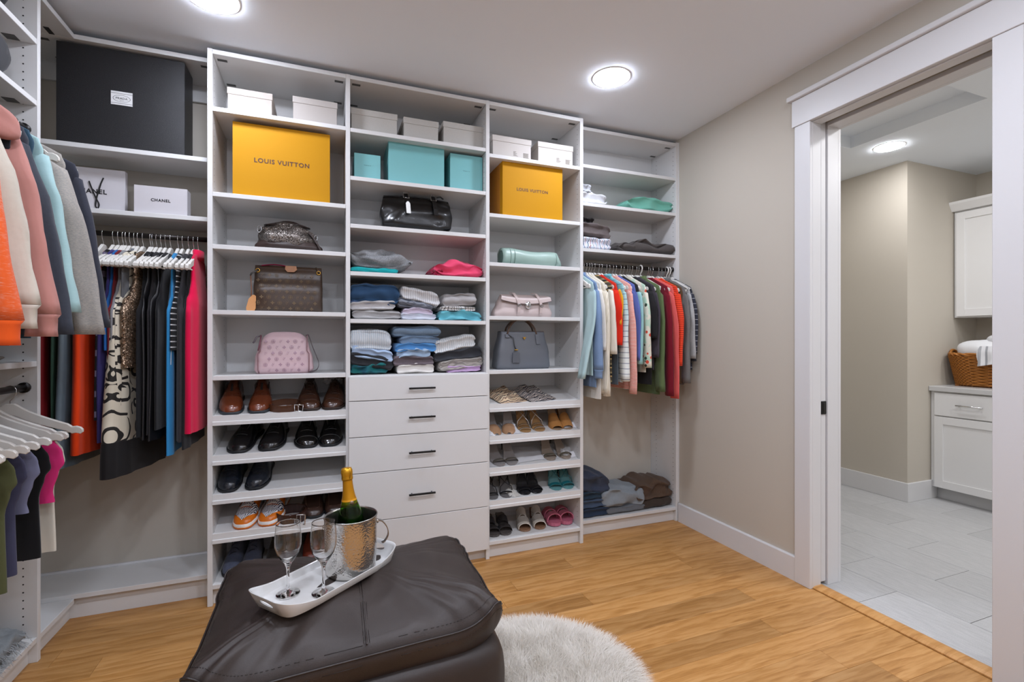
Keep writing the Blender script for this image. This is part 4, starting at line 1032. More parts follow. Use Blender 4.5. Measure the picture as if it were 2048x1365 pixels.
# ---- sandals and heels
def heel(label, px, Y, zf, m, H=.085, L=.265, straps=(), side=1, bed=None, yaw=0., group='high heels on the slanted shelves', toe=None, peep=False, block=False, plat=.006, tilt=None, wk=1.14, name='heeled_sandal', sole_m=None):
    X = wx(px, Y+.04)
    t = thing(name, label, 'sandal', (X, Y, zf(Y)+.0012), (AT if tilt is None else tilt, 0, R(yaw)), group)
    wtab = [(0, .010), (.04, .024), (.14, .035), (.28, .038), (.5, .026), (.7, .022), (.9, .026), (1, .016)]
    cl = L*.9
    def cz(s):
        f = min(1, max(0, (s-.26)/.58)); return plat+H*(f*f*(3-2*f))
    def cy(s): return s*cl
    xo = lambda s: side*.005*math.sin(math.pi*s)
    N = 22; top = []; 
    for i in range(N+1):
        s = .5-.5*math.cos(math.pi*i/N); w = interp(wtab, s, 1)*wk; y, z = cy(s), cz(s)
        top.append([(xo(s)+w, y, z), (xo(s)+w*.6, y, z-.0025), (xo(s), y, z-.0035), (xo(s)-w*.6, y, z-.0025), (xo(s)-w, y, z), (xo(s)-w, y, z-.006-(.0 if s > .3 else plat*.6)), (xo(s), y, z-.007-(.0 if s > .3 else plat*.6)), (xo(s)+w, y, z-.006-(.0 if s > .3 else plat*.6))])
    for r in top: 
        for i, p in enumerate(r): r[i] = (p[0], p[1], max(p[2], .0))
    MB().loft(top, smooth=False).obj('footbed', bed or m, t)
    if H > .02:
        yb, zb = cy(.93), cz(.93)
        if block: MB().loft([[(xo(.93)+sx*.02, yb+sy*.022, zb-.004) for sx, sy in ((1,1),(-1,1),(-1,-1),(1,-1))], [(xo(.93)+sx*.018, yb+.004+sy*.018, 0) for sx, sy in ((1,1),(-1,1),(-1,-1),(1,-1))]], smooth=False).obj('heel', sole_m or m, t)
        else: MB().tube([(xo(.93), yb, zb-.002), (xo(.93), yb+.006, zb*.6), (xo(.93), yb+.006, zb*.25), (xo(.93), yb+.004, 0)], [.019, .011, .006, .005], 10).obj('heel', sole_m or m, t)
    def over(s, hh, ww, th=.003, lean=0., m2=None, nm='strap', wid=1.):
        w = interp(wtab, s, 1)*wk*wid; n = 12; pts = [(xo(s)+w*math.cos(math.pi*k/n), cy(s)+lean*math.cos(math.pi*k/n), cz(s)-.003+hh*math.sin(math.pi*k/n)**.7) for k in range(n+1)]
        MB().band(pts, ww, th, (0, 1, (cz(min(1, s+.05))-cz(s))/(.05*cl))).obj(nm, m2 or m, t)
    for st in straps:
        if st[0] == 'o': over(*st[1:])
        elif st[0] == 'x':      # crossing pair
            _, s0, s1, hh = st[:4]
            for sd in (-1, 1):
                w0, w1 = interp(wtab, s0, 1)*wk, interp(wtab, s1, 1)*wk
                MB().tube([(xo(s0)+sd*w0, cy(s0), cz(s0)), (xo(s0)+sd*w0*.8, cy(s0*.75+s1*.25), cz(s0)+hh*.7), (0, cy((s0+s1)/2), cz((s0+s1)/2)+hh*.9), (-sd*w1*.9, cy(s0*.2+s1*.8), cz(s1)+hh*.75), (-sd*w1, cy(s1), cz(s1)+.002)], .003, 6).obj('strap', m, t)
        elif st[0] == 'a':      # ankle loop
            r_ = .03; yb, zb = cy(.86), cz(.9)+st[1]
            MB().tube([(xo(.9)+r_*math.cos(a), yb+.036*math.sin(a)-.006, zb+.008*math.sin(a+2.2)) for a in [2*math.pi*k/18 for k in range(18)]], .0032, 6, True).obj('ankle_strap', m, t)
            for sd in (-1, 1): MB().tube([(xo(.9)+sd*.024, cy(.88), cz(.88)), (xo(.9)+sd*.028, yb, zb)], .003, 6).obj('strap', m, t)
        elif st[0] == 't':      # t-bar
            MB().tube([(xo(s), cy(s), cz(s)+.012+.03*math.sin(math.pi*min(1, max(0, (s-.1)/.9)))) for s in [.16+.6*i/8 for i in range(9)]], .0032, 6).obj('strap', m, t)
    if toe:
        s1 = toe[0]; rings = []; n = 12; st0 = .0 if not peep else .06
        for i in range(11):
            s = st0+(s1-st0)*i/10; w = interp(wtab, s, 1)*wk+.002; hh = toe[1]*min(1, .35+1.6*s/s1*.6)
            rings.append([(xo(s)+w*math.cos(math.pi*k/n), cy(s), cz(s)-plat+hh*math.sin(math.pi*k/n)**.75) for k in range(n+1)])
        MB().loft(rings, cap=False, closed=False).obj('toe_upper', toe[2] if len(toe) > 2 else m, t)
    return t
B3 = B3Z
def hp(desc, pxs, Y, zf, m, yaws=(0, 0), **kw):
    for px, sd, w, ya in zip(pxs, (-1, 1), ('left', 'right'), yaws): heel('%s, %s of its pair' % (desc, w), px, Y, zf, m, side=sd, yaw=ya, **kw)
hp('nude pump with pale footbed on the second heel shelf', (989, 1014), TY, B3[1], leather('#b08a6a', .35), (-4, -14), toe=(.34, .036), bed=leather('#9b9694', .5), straps=[('a', .02)], name='pump')
hp('silver strappy sandal with tan footbed', (1049, 1077), TY+.01, B3[1], metal('#c9c6c4', .2), (-6, 0), straps=[('o', .12, .018, .008), ('o', .26, .03, .006), ('x', .3, .62, .05), ('a', .025)], bed=leather('#b28a5c', .4), sole_m=leather('#b9a489', .4))
hp('tan leather peep-toe mule at the end of its shelf', (1111, 1131), TY+.01, B3[1], leather('#b07c46', .35), (-10, -8), toe=(.48, .048), peep=True, bed=leather('#a48a70', .5), name='peep_toe_mule')
hp('pewter platform sandal with grey footbed beside the drawers', (999, 1021), TY, B3[2], leather('#57534c', .3, 300., .2), (4, -2), straps=[('o', .14, .022, .02), ('a', .02), ('a', .05)], bed=leather('#8d8886', .5), plat=.014)
hp('bronze glitter platform sandal at the end of its shelf', (1098, 1130), TY+.012, B3[2], leather('#5d584c', .3, 300., .2), (-8, 6), straps=[('o', .14, .02, .018), ('a', .03)], bed=leather('#94877a', .5), plat=.014)
hp('black strappy sandal with crossing thongs beside the drawers', (984, 1011), TY, B3[3], leather('#1c1c1f', .35), (0, -6), straps=[('o', .16, .02, .012), ('x', .2, .55, .05), ('x', .45, .85, .055), ('a', .03)], bed=leather('#6e6c6c', .5))
hp('black satin heeled sandal in the middle of its shelf', (1047, 1071), TY+.008, B3[3], leather('#19191d', .3), (-10, 2), straps=[('o', .16, .026, .03), ('x', .4, .85, .05), ('a', .03)], bed=leather('#1e1e22', .4), toe=(.2, .02))
hp('metallic teal strappy heel at the end of its shelf', (1109, 1133), TY+.014, B3[3], leather('#1f6b72', .18, 300., .2, coat=.5), (-14, -6), straps=[('o', .17, .026, .028), ('x', .24, .6, .05), ('x', .5, .9, .05), ('a', .03)], bed=leather('#6a9ea0', .3))
hp('black jewelled block-heel mule on the bottom shelf', (986, 1008), YT+.05, zbase, leather('#2d2d30', .4), (-6, -8), H=.05, straps=[('o', .24, .034, .045), ('o', .5, .04, .05)], bed=leather('#55504e', .5), tilt=0, block=True, plat=.012, name='mule')
hp('off-white two-strap block-heel mule on the bottom shelf', (1047, 1076), YT+.06, zbase, leather('#c9c4bd', .5), (-12, -10), H=.055, L=.25, straps=[('o', .17, .036, .042, .004, 0, leather('#d8d0c4', .5)), ('o', .33, .046, .046, .004, 0, leather('#b8b2aa', .6)), ('o', .55, .052, .06, .004)], bed=leather('#8f6c52', .5), tilt=0, block=True, plat=.012, wk=1.12, sole_m=leather('#7a4a2c', .5), name='mule')
hp('pink rubber slide with two buckled straps', (1108, 1131), YT+.06, zbase, paint('#b9647a', .55), (-6, -4), H=.0, L=.26, straps=[('o', .24, .05, .05, .006), ('o', .55, .056, .05, .006, 0, None, 'strap', 1.35)], tilt=0, plat=.026, wk=1.25, name='slide_sandal')
# tissue and dust bags
def cloth_on(label, px0, px1, Y, zf, h, m, depth, seed, name='dust_bag', cat='dust bag', rough=.012):
    x0, x1 = wx(px0, Y), wx(px1, Y); w = x1-x0
    def f(u, v):
        e = min(u, 1-u, v*1.2, 1-v); q = min(1, e*5)
        return ((u-.5)*w+rough*nz(u*4+seed, v*4), v*depth+rough*nz(v*5, u*3+seed), .001+q*(h*(.5+.5*nz(u*3.3+seed, v*3.3, 1.)+.3*nz(u*9, v*9, seed))))
    def g(u, v): p = f(u, v); return (p[0], p[1], .0004)
    mb = MB().grid(lambda u, v: (lambda p: (p[0], p[1], max(.002, p[2])))(f(u, v)), 18, 14).grid(g, 18, 14)
    o = mb.obj(name, m); o.location = ((x0+x1)/2, Y, zf(Y)+.0012); o.rotation_euler = (AT, 0, 0)
    return tag(o, label, cat, 'dust bags between the heels')
wt = cloth('#d9dade', crease=.6); 
cloth_on('white dust bag between the nude pumps and silver sandals', 1018, 1042, TY+.002, B3[1], .045, wt, .2, 1)
cloth_on('white dust bag at the end behind the tan mules', 1128, 1158, TY+.03, B3[1], .035, wt, .22, 2)
cloth_on('white dust bag corner beside the drawer tower', 979, 996, TY+.0, B3[1], .03, wt, .1, 3)
cloth_on('large pale dust bag spread under the bronze sandals', 1030, 1118, TY+.03, B3[2], .02, cloth('#cfcfd1', crease=.6), .24, 4)
cloth_on('white dust bag crumpled at the end of the third heel shelf', 1122, 1160, TY+.03, B3[2], .05, cloth('#dededf', crease=.5), .24, 5)
cloth_on('pale dust bag under the pewter sandals', 979, 1040, TY+.01, B3[2], .015, cloth('#c6c6c8', crease=.6), .25, 6)
cloth_on('ivory dust bag between the black sandals', 1018, 1040, TY+.0, B3[3], .03, cloth('#cdcac3', crease=.5), .24, 7)
# two folded knit pouches on the first slanted shelf
zig = stripes(('#b59c82', '#4f4340', '#cfb898', '#7d6458', '#d9c7a6', '#5b5452'), .05, 1, wob=.05, duty=(.22, .34, .56, .68, .86))
zig2 = stripes(('#8d8683', '#2c2e35', '#b0a59c', '#474349', '#c8bdb0', '#39404c'), .045, 1, wob=.06, duty=(.25, .42, .58, .76, .9))
o = cloth_on('beige and brown striped knit pouch on the first slanted shelf', 1000, 1062, TY+.0, B3[0], .055, zig, .28, 8, 'knit_pouch', 'pouch', .006); o.rotation_euler = (AT, 0, R(14))
o = cloth_on('grey and black patterned knit pouch on the first slanted shelf', 1060, 1122, TY+.008, B3[0], .055, zig2, .28, 9, 'knit_pouch', 'pouch', .006); o.rotation_euler = (AT, 0, R(16))
# grey sock tucked behind the brown lace-ups
folded('grey rolled sock behind the brown lace-up shoes', 647, 684, 770, 756, B1[0](2.95), cloth('#9c9da0', weave=300., bump=.7), Y=2.93, depth=.07, seed=60, rough=.01, cat='sock', name='rolled_sock', group=None, end=5.)

# ================================================================ HANGERS AND HANGING CLOTHES
HALF, DROP = .215, .152
def ztop(x):
    x = abs(x); return -.05 if x < .02 else -.05-(DROP-.05)*((x-.02)/(HALF-.02))**.72
def make_hanger(name, label, group, half=HALF, drop=DROP, th=.013, plastic=False):
    t = thing(name, label, 'hanger', group=group); wm = paint('#dcd9d2', .4, 0, .5)
    if plastic:
        MB().tube([(-half, 0, -drop), (-half*.5, 0, -.098), (-.03, 0, -.068), (0, 0, -.06), (.03, 0, -.068), (half*.5, 0, -.098), (half, 0, -drop), (half*.96, 0, -drop-.02), (0, 0, -drop-.022), (-half*.96, 0, -drop-.02)], .0042, 8, True).obj('arms', wm, t)
        MB().tube([(0, 0, -.06), (0, 0, -.035), (.016, 0, -.022), (.0215, 0, 0), (.015, 0, .016), (0, 0, .0215), (-.015, 0, .016), (-.021, 0, 0)], .0042, 8).obj('hook', wm, t)
        return t
    up = []; lo = []
    for i in range(17):
        q = i/16; x = half*q; zt = ztop(x)
        if .85 < q < .92: zt -= .006
        up.append((x, zt)); lo.append((x, zt-(.05-.024*q**.6)))
    up.append((half+.007, ztop(half)-.008)); lo.append((half+.007, ztop(half)-.02))
    poly = [(-x, z) for x, z in up[::-1]]+up[1:]+lo[::-1]+[(-x, z) for x, z in lo[1:]]
    n = len(up); mb = MB()
    rings = []
    full_u = [(-x, z) for x, z in up[::-1]]+up[1:]; full_l = [(-x, z) for x, z in lo[::-1]]+lo[1:]
    for (x, z), (x2, z2) in zip(full_u, full_l):
        rings.append([(x, -th/2+.002, z), (x, th/2-.002, z), (x, th/2, z-.003), (x2, th/2, z2+.002), (x2, th/2-.002, z2), (x2, -th/2+.002, z2), (x2, -th/2, z2+.002), (x, -th/2, z-.003)])
    mb.loft(rings, smooth=False).obj('arms', wm, t)
    MB().tube([(0, 0, -.06), (0, 0, -.04), (.008, 0, -.03), (.0175, 0, -.014), (.0185, 0, .004), (.011, 0, .0155), (0, 0, .0185), (-.011, 0, .0155), (-.018, 0, .004)], .0016, 6).obj('hook', M_CHROME, t)
    MB().tube([(-half*.93, 0, -drop-.016), (half*.93, 0, -drop-.016)], .0036, 8).obj('bar', wm, t)
    return t
LABH = ('white wooden hanger on the rail of sleeveless tops', 'white wooden hanger on the rail beside the right wall', 'white wooden hanger on the low rail at the left', 'white wooden hanger on the high rail of hoodies')
ORD = ('first', 'second', 'third', 'fourth', 'fifth', 'sixth', 'seventh', 'eighth')
def hanger_set(idx, spots, rot, labels):
    proto = make_hanger('clothes_hanger', LABH[idx], LABH[idx].replace('white wooden hanger', 'hangers'))
    for i, p in enumerate(spots):
        o = proto if i == 0 else copy_tree(proto); o.location = p; o.rotation_euler = (0, 0, rot)
        if idx in (1, 3): o.scale = (.88, 1, 1)
        w_ = labels[i].split() if i < len(labels) else None
        o['label'] = ('white wooden hanger holding the '+' '.join(w_[:11])) if w_ and idx != 2 else (labels[i] if w_ else 'bare white wooden hanger squeezed between tops on the right-hand rail')
def cross(hw, th, z, seed, fold, K=36, sq=.55, fr=1.):
    out = []
    for k in range(K):
        a = 2*math.pi*k/K; c, s = math.cos(a), math.sin(a)
        x = hw*math.copysign(abs(c)**sq, c); y = th*math.copysign(abs(s)**.8, s)
        y += fold*(.6*math.sin(x*44*fr+seed)+.5*math.sin(x*83*fr+seed*2.3+z*2)+.8*nz(x*9, z*2.2, seed))
        x += .25*fold*nz(z*4+seed, k*.2)
        out.append((x, y, z))
    return out
def prof_at(prof, z):
    for a, b in zip(prof, prof[1:]):
        if z >= b[0]: f = (a[0]-z)/(a[0]-b[0]); f = f if a[0] > -.16 and a[1] < .2 else f*f*(3-2*f); return a[1]+(b[1]-a[1])*f
    return prof[-1][1]
KINDS_ = {
 'shirt': lambda L, fl: [(ztop(.05)+.010, .05), (ztop(.09)+.011, .09), (ztop(.14)+.011, .14), (ztop(.18)+.010, .18), (ztop(.21)+.006, .21), (-.185, .224), (-.24, .218), (-.34, .208), (-L, .215*fl)],
 'tank': lambda L, fl: [(ztop(.08)+.010, .08), (ztop(.12)+.008, .12), (-.15, .130), (-.22, .132), (-.28, .15), (-.33, .185), (-.38, .205), (-L, .21*fl)],
 'bottom': lambda L, fl: [(-.150, .15), (-.17, .172), (-.22, .195), (-.26, .20), (-.29, .185), (-.36, .17), (-L, .175*fl)],
}
def hang(label, pos, rot, m, kind, L, th=.011, fold=.006, fl=1., sleeves=None, cat='top', name='hanging_garment', group=None, seed=1, collar=None, cuff=None, hood=None, hem=None, trim=None, sk=1., tf=1.):
    t = thing(name, label, cat, pos, (0, 0, rot), group)
    prof = KINDS_[kind](L, fl); z0 = prof[0][0]
    zs = sorted(set([p[0] for p in prof[:-1]]+[p[0]+(q[0]-p[0])*k/4 for p, q in zip(prof[:-2], prof[1:-1]) for k in range(4)]+[prof[-2][0]-(L+prof[-2][0])*i/16 for i in range(17)]), reverse=True)
    rings = []
    for z in zs:
        f = min(1, max(0, (z0-z)/.25)); g_ = min(1, max(0, (z0-z)/(L+z0))); rings.append(cross(prof_at(prof, z)*sk, max(.0095, th*(.35+.65*f)*(1+(tf-1)*g_)), z, seed, fold*f*(1+(tf-1)*g_*.6)))
    hz_ = None
    body = MB().loft(rings, cap=False)
    n = len(rings[0]); body.f.append(tuple(range(n))); body.sm.append(False)
    bo = body.obj('body', m, t)
    if hem:
        hm, hh = hem
        hr = []
        for j in range(5):
            z = -L+hh*(1-j/4) if j < 4 else -L-.001
            z = -L+hh-hh*j/4-.001*j; f = 1; g_ = (z0-z)/(L+z0); c_ = cross(prof_at(prof, z)*sk+.0015, th*(1+(tf-1)*g_)+.0015, z, seed, fold*(1+(tf-1)*g_*.6)); hr.append(c_)
        MB().loft(hr, cap=False).obj('hem', hm, t)
    if sleeves:
        Ls, w0, w1, sth, out, drift = sleeves[:6]; sy = sleeves[6] if len(sleeves) > 6 else 0.
        for sd in (1, -1):
            rs = []; M_ = 16; o_ = out if sd > 0 else 0.; dr = drift if sd > 0 else 0.
            for i in range(M_+1):
                s = i/M_; zc = -.165-(Ls-.165)*s; xc = (.150 if sy else .172)+.04*min(1, s*3.)+o_*s; w = w0+(w1-w0)*s; h_ = sth*(.55+.45*min(1, s*5))
                if i == 0: w *= .7
                rg = []
                for k in range(18):
                    a = 2*math.pi*k/18; q = (.006*nz(s*5+seed, k*.35, sd)+.004*math.sin(a*3+seed+s*3))*(1.8 if sy else 1.)
                    rg.append((sd*(xc+(w+q*.6)*math.cos(a)), (h_+q)*math.sin(a)+sy*min(1, s*4)+dr*s**1.5+fold*.8*math.sin(s*4+seed), zc+.03*math.cos(a)*(-1 if i == 0 else 0)*.8))
                rs.append(rg)
            MB().loft(rs).obj('sleeve', m, t)
            if cuff:
                cm, ch = cuff; c_ = []
                for j in range(4):
                    e = rs[-1]; k_ = (.98, .82, .80, .84)[j]; cx_ = sum(p[0] for p in e)/18; cy_ = sum(p[1] for p in e)/18
                    c_.append([(cx_+(p[0]-cx_)*k_, cy_+(p[1]-cy_)*k_, p[2]-(.001, .012, ch*.7, ch)[j]) for p in e])
                MB().loft(c_).obj('cuff', cm, t)
    if collar:
        cm, ch = collar
        MB().loft([[(x*f, y*g, z) for x, y, z in [(.062*math.cos(2*math.pi*k/20), .02*math.sin(2*math.pi*k/20)+.0, zz-.012*math.cos(2*math.pi*k/20)**2*0) for k in range(20)]] for f, g, zz in ((1.3, 1., z0-.022), (1.08, 1.1, z0-.006), (1.0, 1.1, z0+ch-.004), (.9, .8, z0+ch-.004))]).obj('collar', cm, t)
    if hood:
        def hd(u, v):
            a = 2*math.pi*u; q = math.sin(math.pi*v); k = 1+.3*nz(math.cos(a)*1.6+4, math.sin(a)*1.6, v*3.5)
            x = .085+.145*q*math.cos(a)*k; return (x, -.045+.05*q*math.sin(a)*k, -.115+.062*math.cos(math.pi*v)*k-.55*max(0, x-.02)**1.25)
        MB().grid(hd, 40, 18, closed_u=True).obj('hood', hood, t)
    if trim:
        trim(t, L, prof, th, fold, seed)
    return t

# ---- rail beside the right wall: tops seen from their sleeves
FY = 2.60
RX = lambda px: wx(px, FY)
def zdrop(px, py): return RODZ-wz(px, py, FY)
gR = 'tops on the rail beside the right wall'
heather = lambda a, b: cloth(a, b, heather=.5, scale=60., stretch=(1, 1, 6), weave=500.)
kn_cream = knit('#e0d9c8', '#cfc7b4', .009, 0, .5)
rail = [
 ('pale aqua long sleeve top drooping over the shelf edge', 1176, cloth('#aec8c9'), 757, 752, dict(drift=-.085)),
 ('slate blue heathered sweatshirt with cuffed sleeve', 1186, heather('#8199ba', '#7089ac'), 757, 776, dict(sth=.024, w=.06, cuff=True)),
 ('white blouse with long hanging tail', 1197, cloth('#dedbd2'), 700, 800, dict(sth=.014)),
 ('cream open cardigan with ribbed knit', 1206, kn_cream, 788, 770, dict(sth=.018)),
 ('cream knit sweater with wide sleeve', 1217, knit('#e3dccc', '#d3cbba', .012, 0, .4), 792, 735, dict(sth=.02)),
 ('off-white short sleeve cardigan beside the red top', 1229, cloth('#e2ddd0'), 708, 765, dict(sth=.014, body=stripes(('#4d4536', '#b59a66', '#2a2620', '#8d8160'), .055, 2, duty=(.4, .55, .8)))),
 ('bright red short sleeve top', 1238, cloth('#d92c14'), 690, 700, dict(sth=.017)),
 ('yellow top mostly hidden behind the red one', 1244, cloth('#dc9d23'), 650, 770, dict(sth=.01, body=cloth('#5a646c'))),
 ('aqua to white blouse with fine navy stripes', 1254, stripes(('#dfe3df', '#3b4a6e'), .034, 2, duty=(.91,), fade=('#62b3bd', 1.9, 1.02)), 762, 765, dict(sth=.021, w=.058)),
 ('coral and white pinstriped top', 1268, stripes(('#e0705f', '#ead3c9'), .009, 2), 788, 780, dict(sth=.012)),
 ('periwinkle blue top between pinstripes and pale teal', 1274, cloth('#5d6cae'), 720, 770, dict(sth=.008)),
 ('pale teal heathered long sleeve tee', 1284, heather('#9cc6c4', '#8bb8b8'), 728, 770, dict(sth=.018, body=cloth('#26262a'))),
 ('ivory blouse with scattered red and green flowers', 1298, None, 735, 745, dict(sth=.016)),
 ('black top with short sleeve in the middle of the rail', 1308, cloth('#232224'), 676, 770, dict(sth=.014)),
 ('dark plum top between black and olive', 1317, cloth('#433d45'), 715, 740, dict(sth=.011)),
 ('olive green long sleeve top', 1327, cloth('#5c6d46'), 783, 790, dict(sth=.019)),
 ('burgundy long sleeve top with deep drape', 1342, cloth('#721022'), 792, 780, dict(sth=.018)),
 ('coral pink top showing a narrow edge', 1351, cloth('#dd605c'), 797, 770, dict(sth=.010)),
 ('orange red sweater with thin dark stripes', 1363, stripes(('#e8492a', '#a8301f'), .014, 2, duty=(.72,)), 731, 755, dict(sth=.02)),
 ('mid grey cardigan with long front', 1377, heather('#777674', '#696866'), 766, 770, dict(sth=.017)),
 ('black and white speckled top', 1385, cloth('#c9c9c7', '#77777a', heather=.4, scale=300.), 717, 760, dict(sth=.008)),
 ('navy sweater with white pinstripes beside the wall', 1395, stripes(('#33353f', '#b9bcc4'), .036, 2, duty=(.93,), off=.012), 722, 740, dict(sth=.019, cuff=True)),
]
@cached
def floral():
    t = NT('floral_print'); v = t.co(); n = t.voro(v, 22.); g = t.noise(v, 18., 2); c = t.mix(t.math('GREATER_THAN', g, .56), lin('#ddd8c8'), lin('#b9d2bd'))
    c = t.mix(t.math('LESS_THAN', n, .26), c, lin('#d4503a')); c = t.mix(t.math('LESS_THAN', t.voro(t.co(loc=(3, 1, 2)), 17.), .2), c, lin('#3c4a3c'))
    t.set(c, .9, 0, .2, .1); return t.m
spots = []; last = 0
for i, (lab, px, m, sb, bb_, kw) in enumerate(rail):
    X = max(RX(px), last+.021, b4x0+.03); X = min(X, XR-.035); last = X
    m = m or floral(); Ls = zdrop(px, sb); L = zdrop(px, bb_); w = kw.get('w', .05)
    o = hang(lab, (X, RODY, RODZ-.003), -math.pi/2+R((i*37 % 7)-3)*.6, m, 'shirt', L, .010, .005, sleeves=(Ls-(.055 if kw.get('cuff') else 0), .058, w*.82, kw.get('sth', .016), .015, kw.get('drift', 0.)), seed=i*1.7+1, group=gR,
         cuff=(m if 'slate' in lab else cloth('#2c2e38'), .055) if kw.get('cuff') else None, collar=(m, .012) if i in (1, 8, 15, 19) else None)
    if 'body' in kw:
        for c in o.children:
            if c.name.startswith('body'): c.data.materials[0] = kw['body']
    spots.append((X, RODY, RODZ-.003))
ex = [(b4x0+.012+.0, RODY, RODZ-.003)]+[((spots[k][0]+spots[k+1][0])/2, RODY+.004, RODZ-.003) for k in (4, 8, 11, 12, 14, 16, 18)]
hanger_set(1, spots+ex, -math.pi/2, [r[0] for r in rail])
for k, px in ((0, 1281), (1, 1333), (2, 1338)):
    o = make_hanger('plastic_hanger', ['white plastic tube hanger in the middle of the right-hand rail', 'first of two white plastic tube hangers at the rail end', 'white plastic tube hanger closest to the end panel'][k], 'plastic tube hangers', plastic=True)
    o.location = (wx(px, RODY), RODY, RODZ-.002); o.rotation_euler = (0, 0, -math.pi/2)
hang('brown suede jacket hanging at the back of the right-hand rail', (b4x1-.075, RODY+.02, RODZ-.003), -math.pi/2, cloth('#57432f', weave=300.), 'shirt', .80, .03, .006, seed=77, group=gR)

# ---- rail on the back wall, left: sleeveless tops
gL = 'sleeveless tops on the back wall rail'
FL = 2.64
def drop2(px, py): return RODZ-wz(px, py, FL)
HX = lambda px: wx(px, RODY)
def strap_loop(m2):
    def f(t, L, prof, th, fold, seed): MB().tube([(.16, .006, -.35), (.185, .008, -.5), (.19, .008, -.62), (.175, .009, -.6), (.15, .008, -.4)], .003, 6).obj('cord', m2, t)
    return f
@cached
def damask(off=0.):
    t = NT('damask_print'); p = t.xyz(t.co()); cb_ = t.new('ShaderNodeCombineXYZ'); t.val(cb_.inputs[0], t.math('ADD', t.math('ADD', p[0], 3.37+off), t.math('MULTIPLY', p[1], 1.3))); t.val(cb_.inputs[1], p[2])
    vo = t.new('ShaderNodeTexVoronoi', voronoi_dimensions='2D'); t.link(cb_.outputs[0], vo.inputs['Vector']); vo.inputs['Scale'].default_value = 9.5; vo.inputs['Randomness'].default_value = 1.
    sub = t.new('ShaderNodeVectorMath', operation='SUBTRACT'); t.link(cb_.outputs[0], sub.inputs[0]); t.link(vo.outputs['Position'], sub.inputs[1])
    q = t.xyz(sub.outputs[0]); ln_ = t.new('ShaderNodeVectorMath', operation='LENGTH'); t.link(sub.outputs[0], ln_.inputs[0]); r_ = ln_.outputs['Value']
    a_ = t.math('ARCTAN2', q[1], q[0]); sp = t.math('SINE', t.math('ADD', a_, t.math('MULTIPLY', r_, 120.)))
    f = t.math('MULTIPLY', t.math('GREATER_THAN', sp, .55), t.math('LESS_THAN', r_, .055))
    lf = t.math('MULTIPLY', t.math('GREATER_THAN', t.math('SINE', t.math('ADD', t.math('MULTIPLY', a_, 3.), t.math('MULTIPLY', r_, 70.))), .9), t.math('GREATER_THAN', r_, .03))
    t.set(t.mix(t.math('MAXIMUM', f, lf), lin('#cfc6b2'), lin('#1d1917')), .6, 0, .35, .1); t.bump(t.noise(t.co(), 60., 3), .2, .001); return t.m
blackk = cloth('#17171a'); black2 = cloth('#211f22', weave=400.); satin = cloth('#161518', rough=.45, spec=.6, sheen=0)
tops = [
 ('dark red dress partly hidden by the lower hangers', 133, cloth('#7a1219'), 875, 'tank', {}),
 ('forest green top beside the dark red dress', 148, cloth('#2f4a3c'), 930, 'tank', {}),
 ('grey green tunic beside the slate one', 158, cloth('#7b8a85'), 920, 'tank', {}),
 ('slate teal satin tunic hanging at the corner', 172, cloth('#4d5c66', '#6c7b82', heather=.35, scale=8., stretch=(3, 1, .4), rough=.5, spec=.5), 935, 'tank', dict(fl=1.08, th=.02, tf=1.3, rz=-6)),
 ('vivid orange sleeveless dress', 207, cloth('#e5410c'), 908, 'tank', dict(th=.022, fl=1.08, tf=1.35, rz=-9)),
 ('lavender and black striped top', 228, stripes(('#0f0e11', '#5e566a'), .09, 2, duty=(.7,)), 840, 'tank', {}),
 ('navy and purple sleeveless top', 238, cloth('#2b2a5c', '#3f3670', heather=.5, scale=5.), 885, 'tank', dict(th=.016)),
 ('royal blue top beside the purple one', 247, cloth('#1f5a9c'), 700, 'tank', {}),
 ('deep red camisole behind the grey tank', 253, cloth('#6b1a22'), 880, 'tank', {}),
 ('light grey jersey tank with long straps', 261, heather('#8e8e90', '#737276'), 930, 'tank', dict(th=.016)),
 ('mid grey tee draped over its hanger', 270, heather('#6d6f72', '#5d5f63'), 700, 'shirt', dict(sk=.8)),
 ('cream damask dress with black hem, first of two', 277, damask(5.19), 950, 'tank', dict(fl=1.22, th=.026, hem=True, tf=1.7, rz=-13)),
 ('bronze sequinned sleeveless top beside the black ones', 302, sequins('#4d3a2c', '#b39a82', 260.), 735, 'tank', dict(th=.028, fl=.95, sk=1.0, rz=-15)),
 ('cream damask skirt dress with black hem behind the sequins', 287, damask(8.41), 945, 'tank', dict(fl=1.08, th=.012, hem=True, tf=1.3, rz=-14)),
 ('black jersey top next to the bronze sequins', 306, blackk, 875, 'tank', {}),
 ('black satin blouse with a draped knot', 314, satin, 880, 'tank', dict(fold=.009)),
 ('black crepe top in the middle of the black tops', 323, black2, 870, 'tank', {}),
 ('soft black draped camisole', 332, satin, 882, 'tank', dict(fold=.008)),
 ('black fitted tank before the blue one', 342, blackk, 860, 'tank', {}),
 ('cobalt blue tank with a dangling white cord', 357, cloth('#2b7fb5'), 912, 'tank', dict(th=.014)),
 ('black tank edged with white dashes', 366, stripes(('#1a1a1c', '#c9c9c9'), .026, 2, duty=(.8,)), 700, 'tank', dict(sk=.98)),
 ('charcoal shimmer top next to the magenta one', 378, cloth('#2a292c', '#3a393d', heather=.4, scale=200.), 885, 'tank', dict(th=.016)),
 ('black top tucked behind the magenta one', 388, blackk, 900, 'tank', {}),
 ('hot magenta sleeveless high-neck top beside the tower', 397, cloth('#d60a44'), 868, 'tank', dict(th=.024, fl=1.0, collar=True, tf=1.15)),
]
sp2 = []
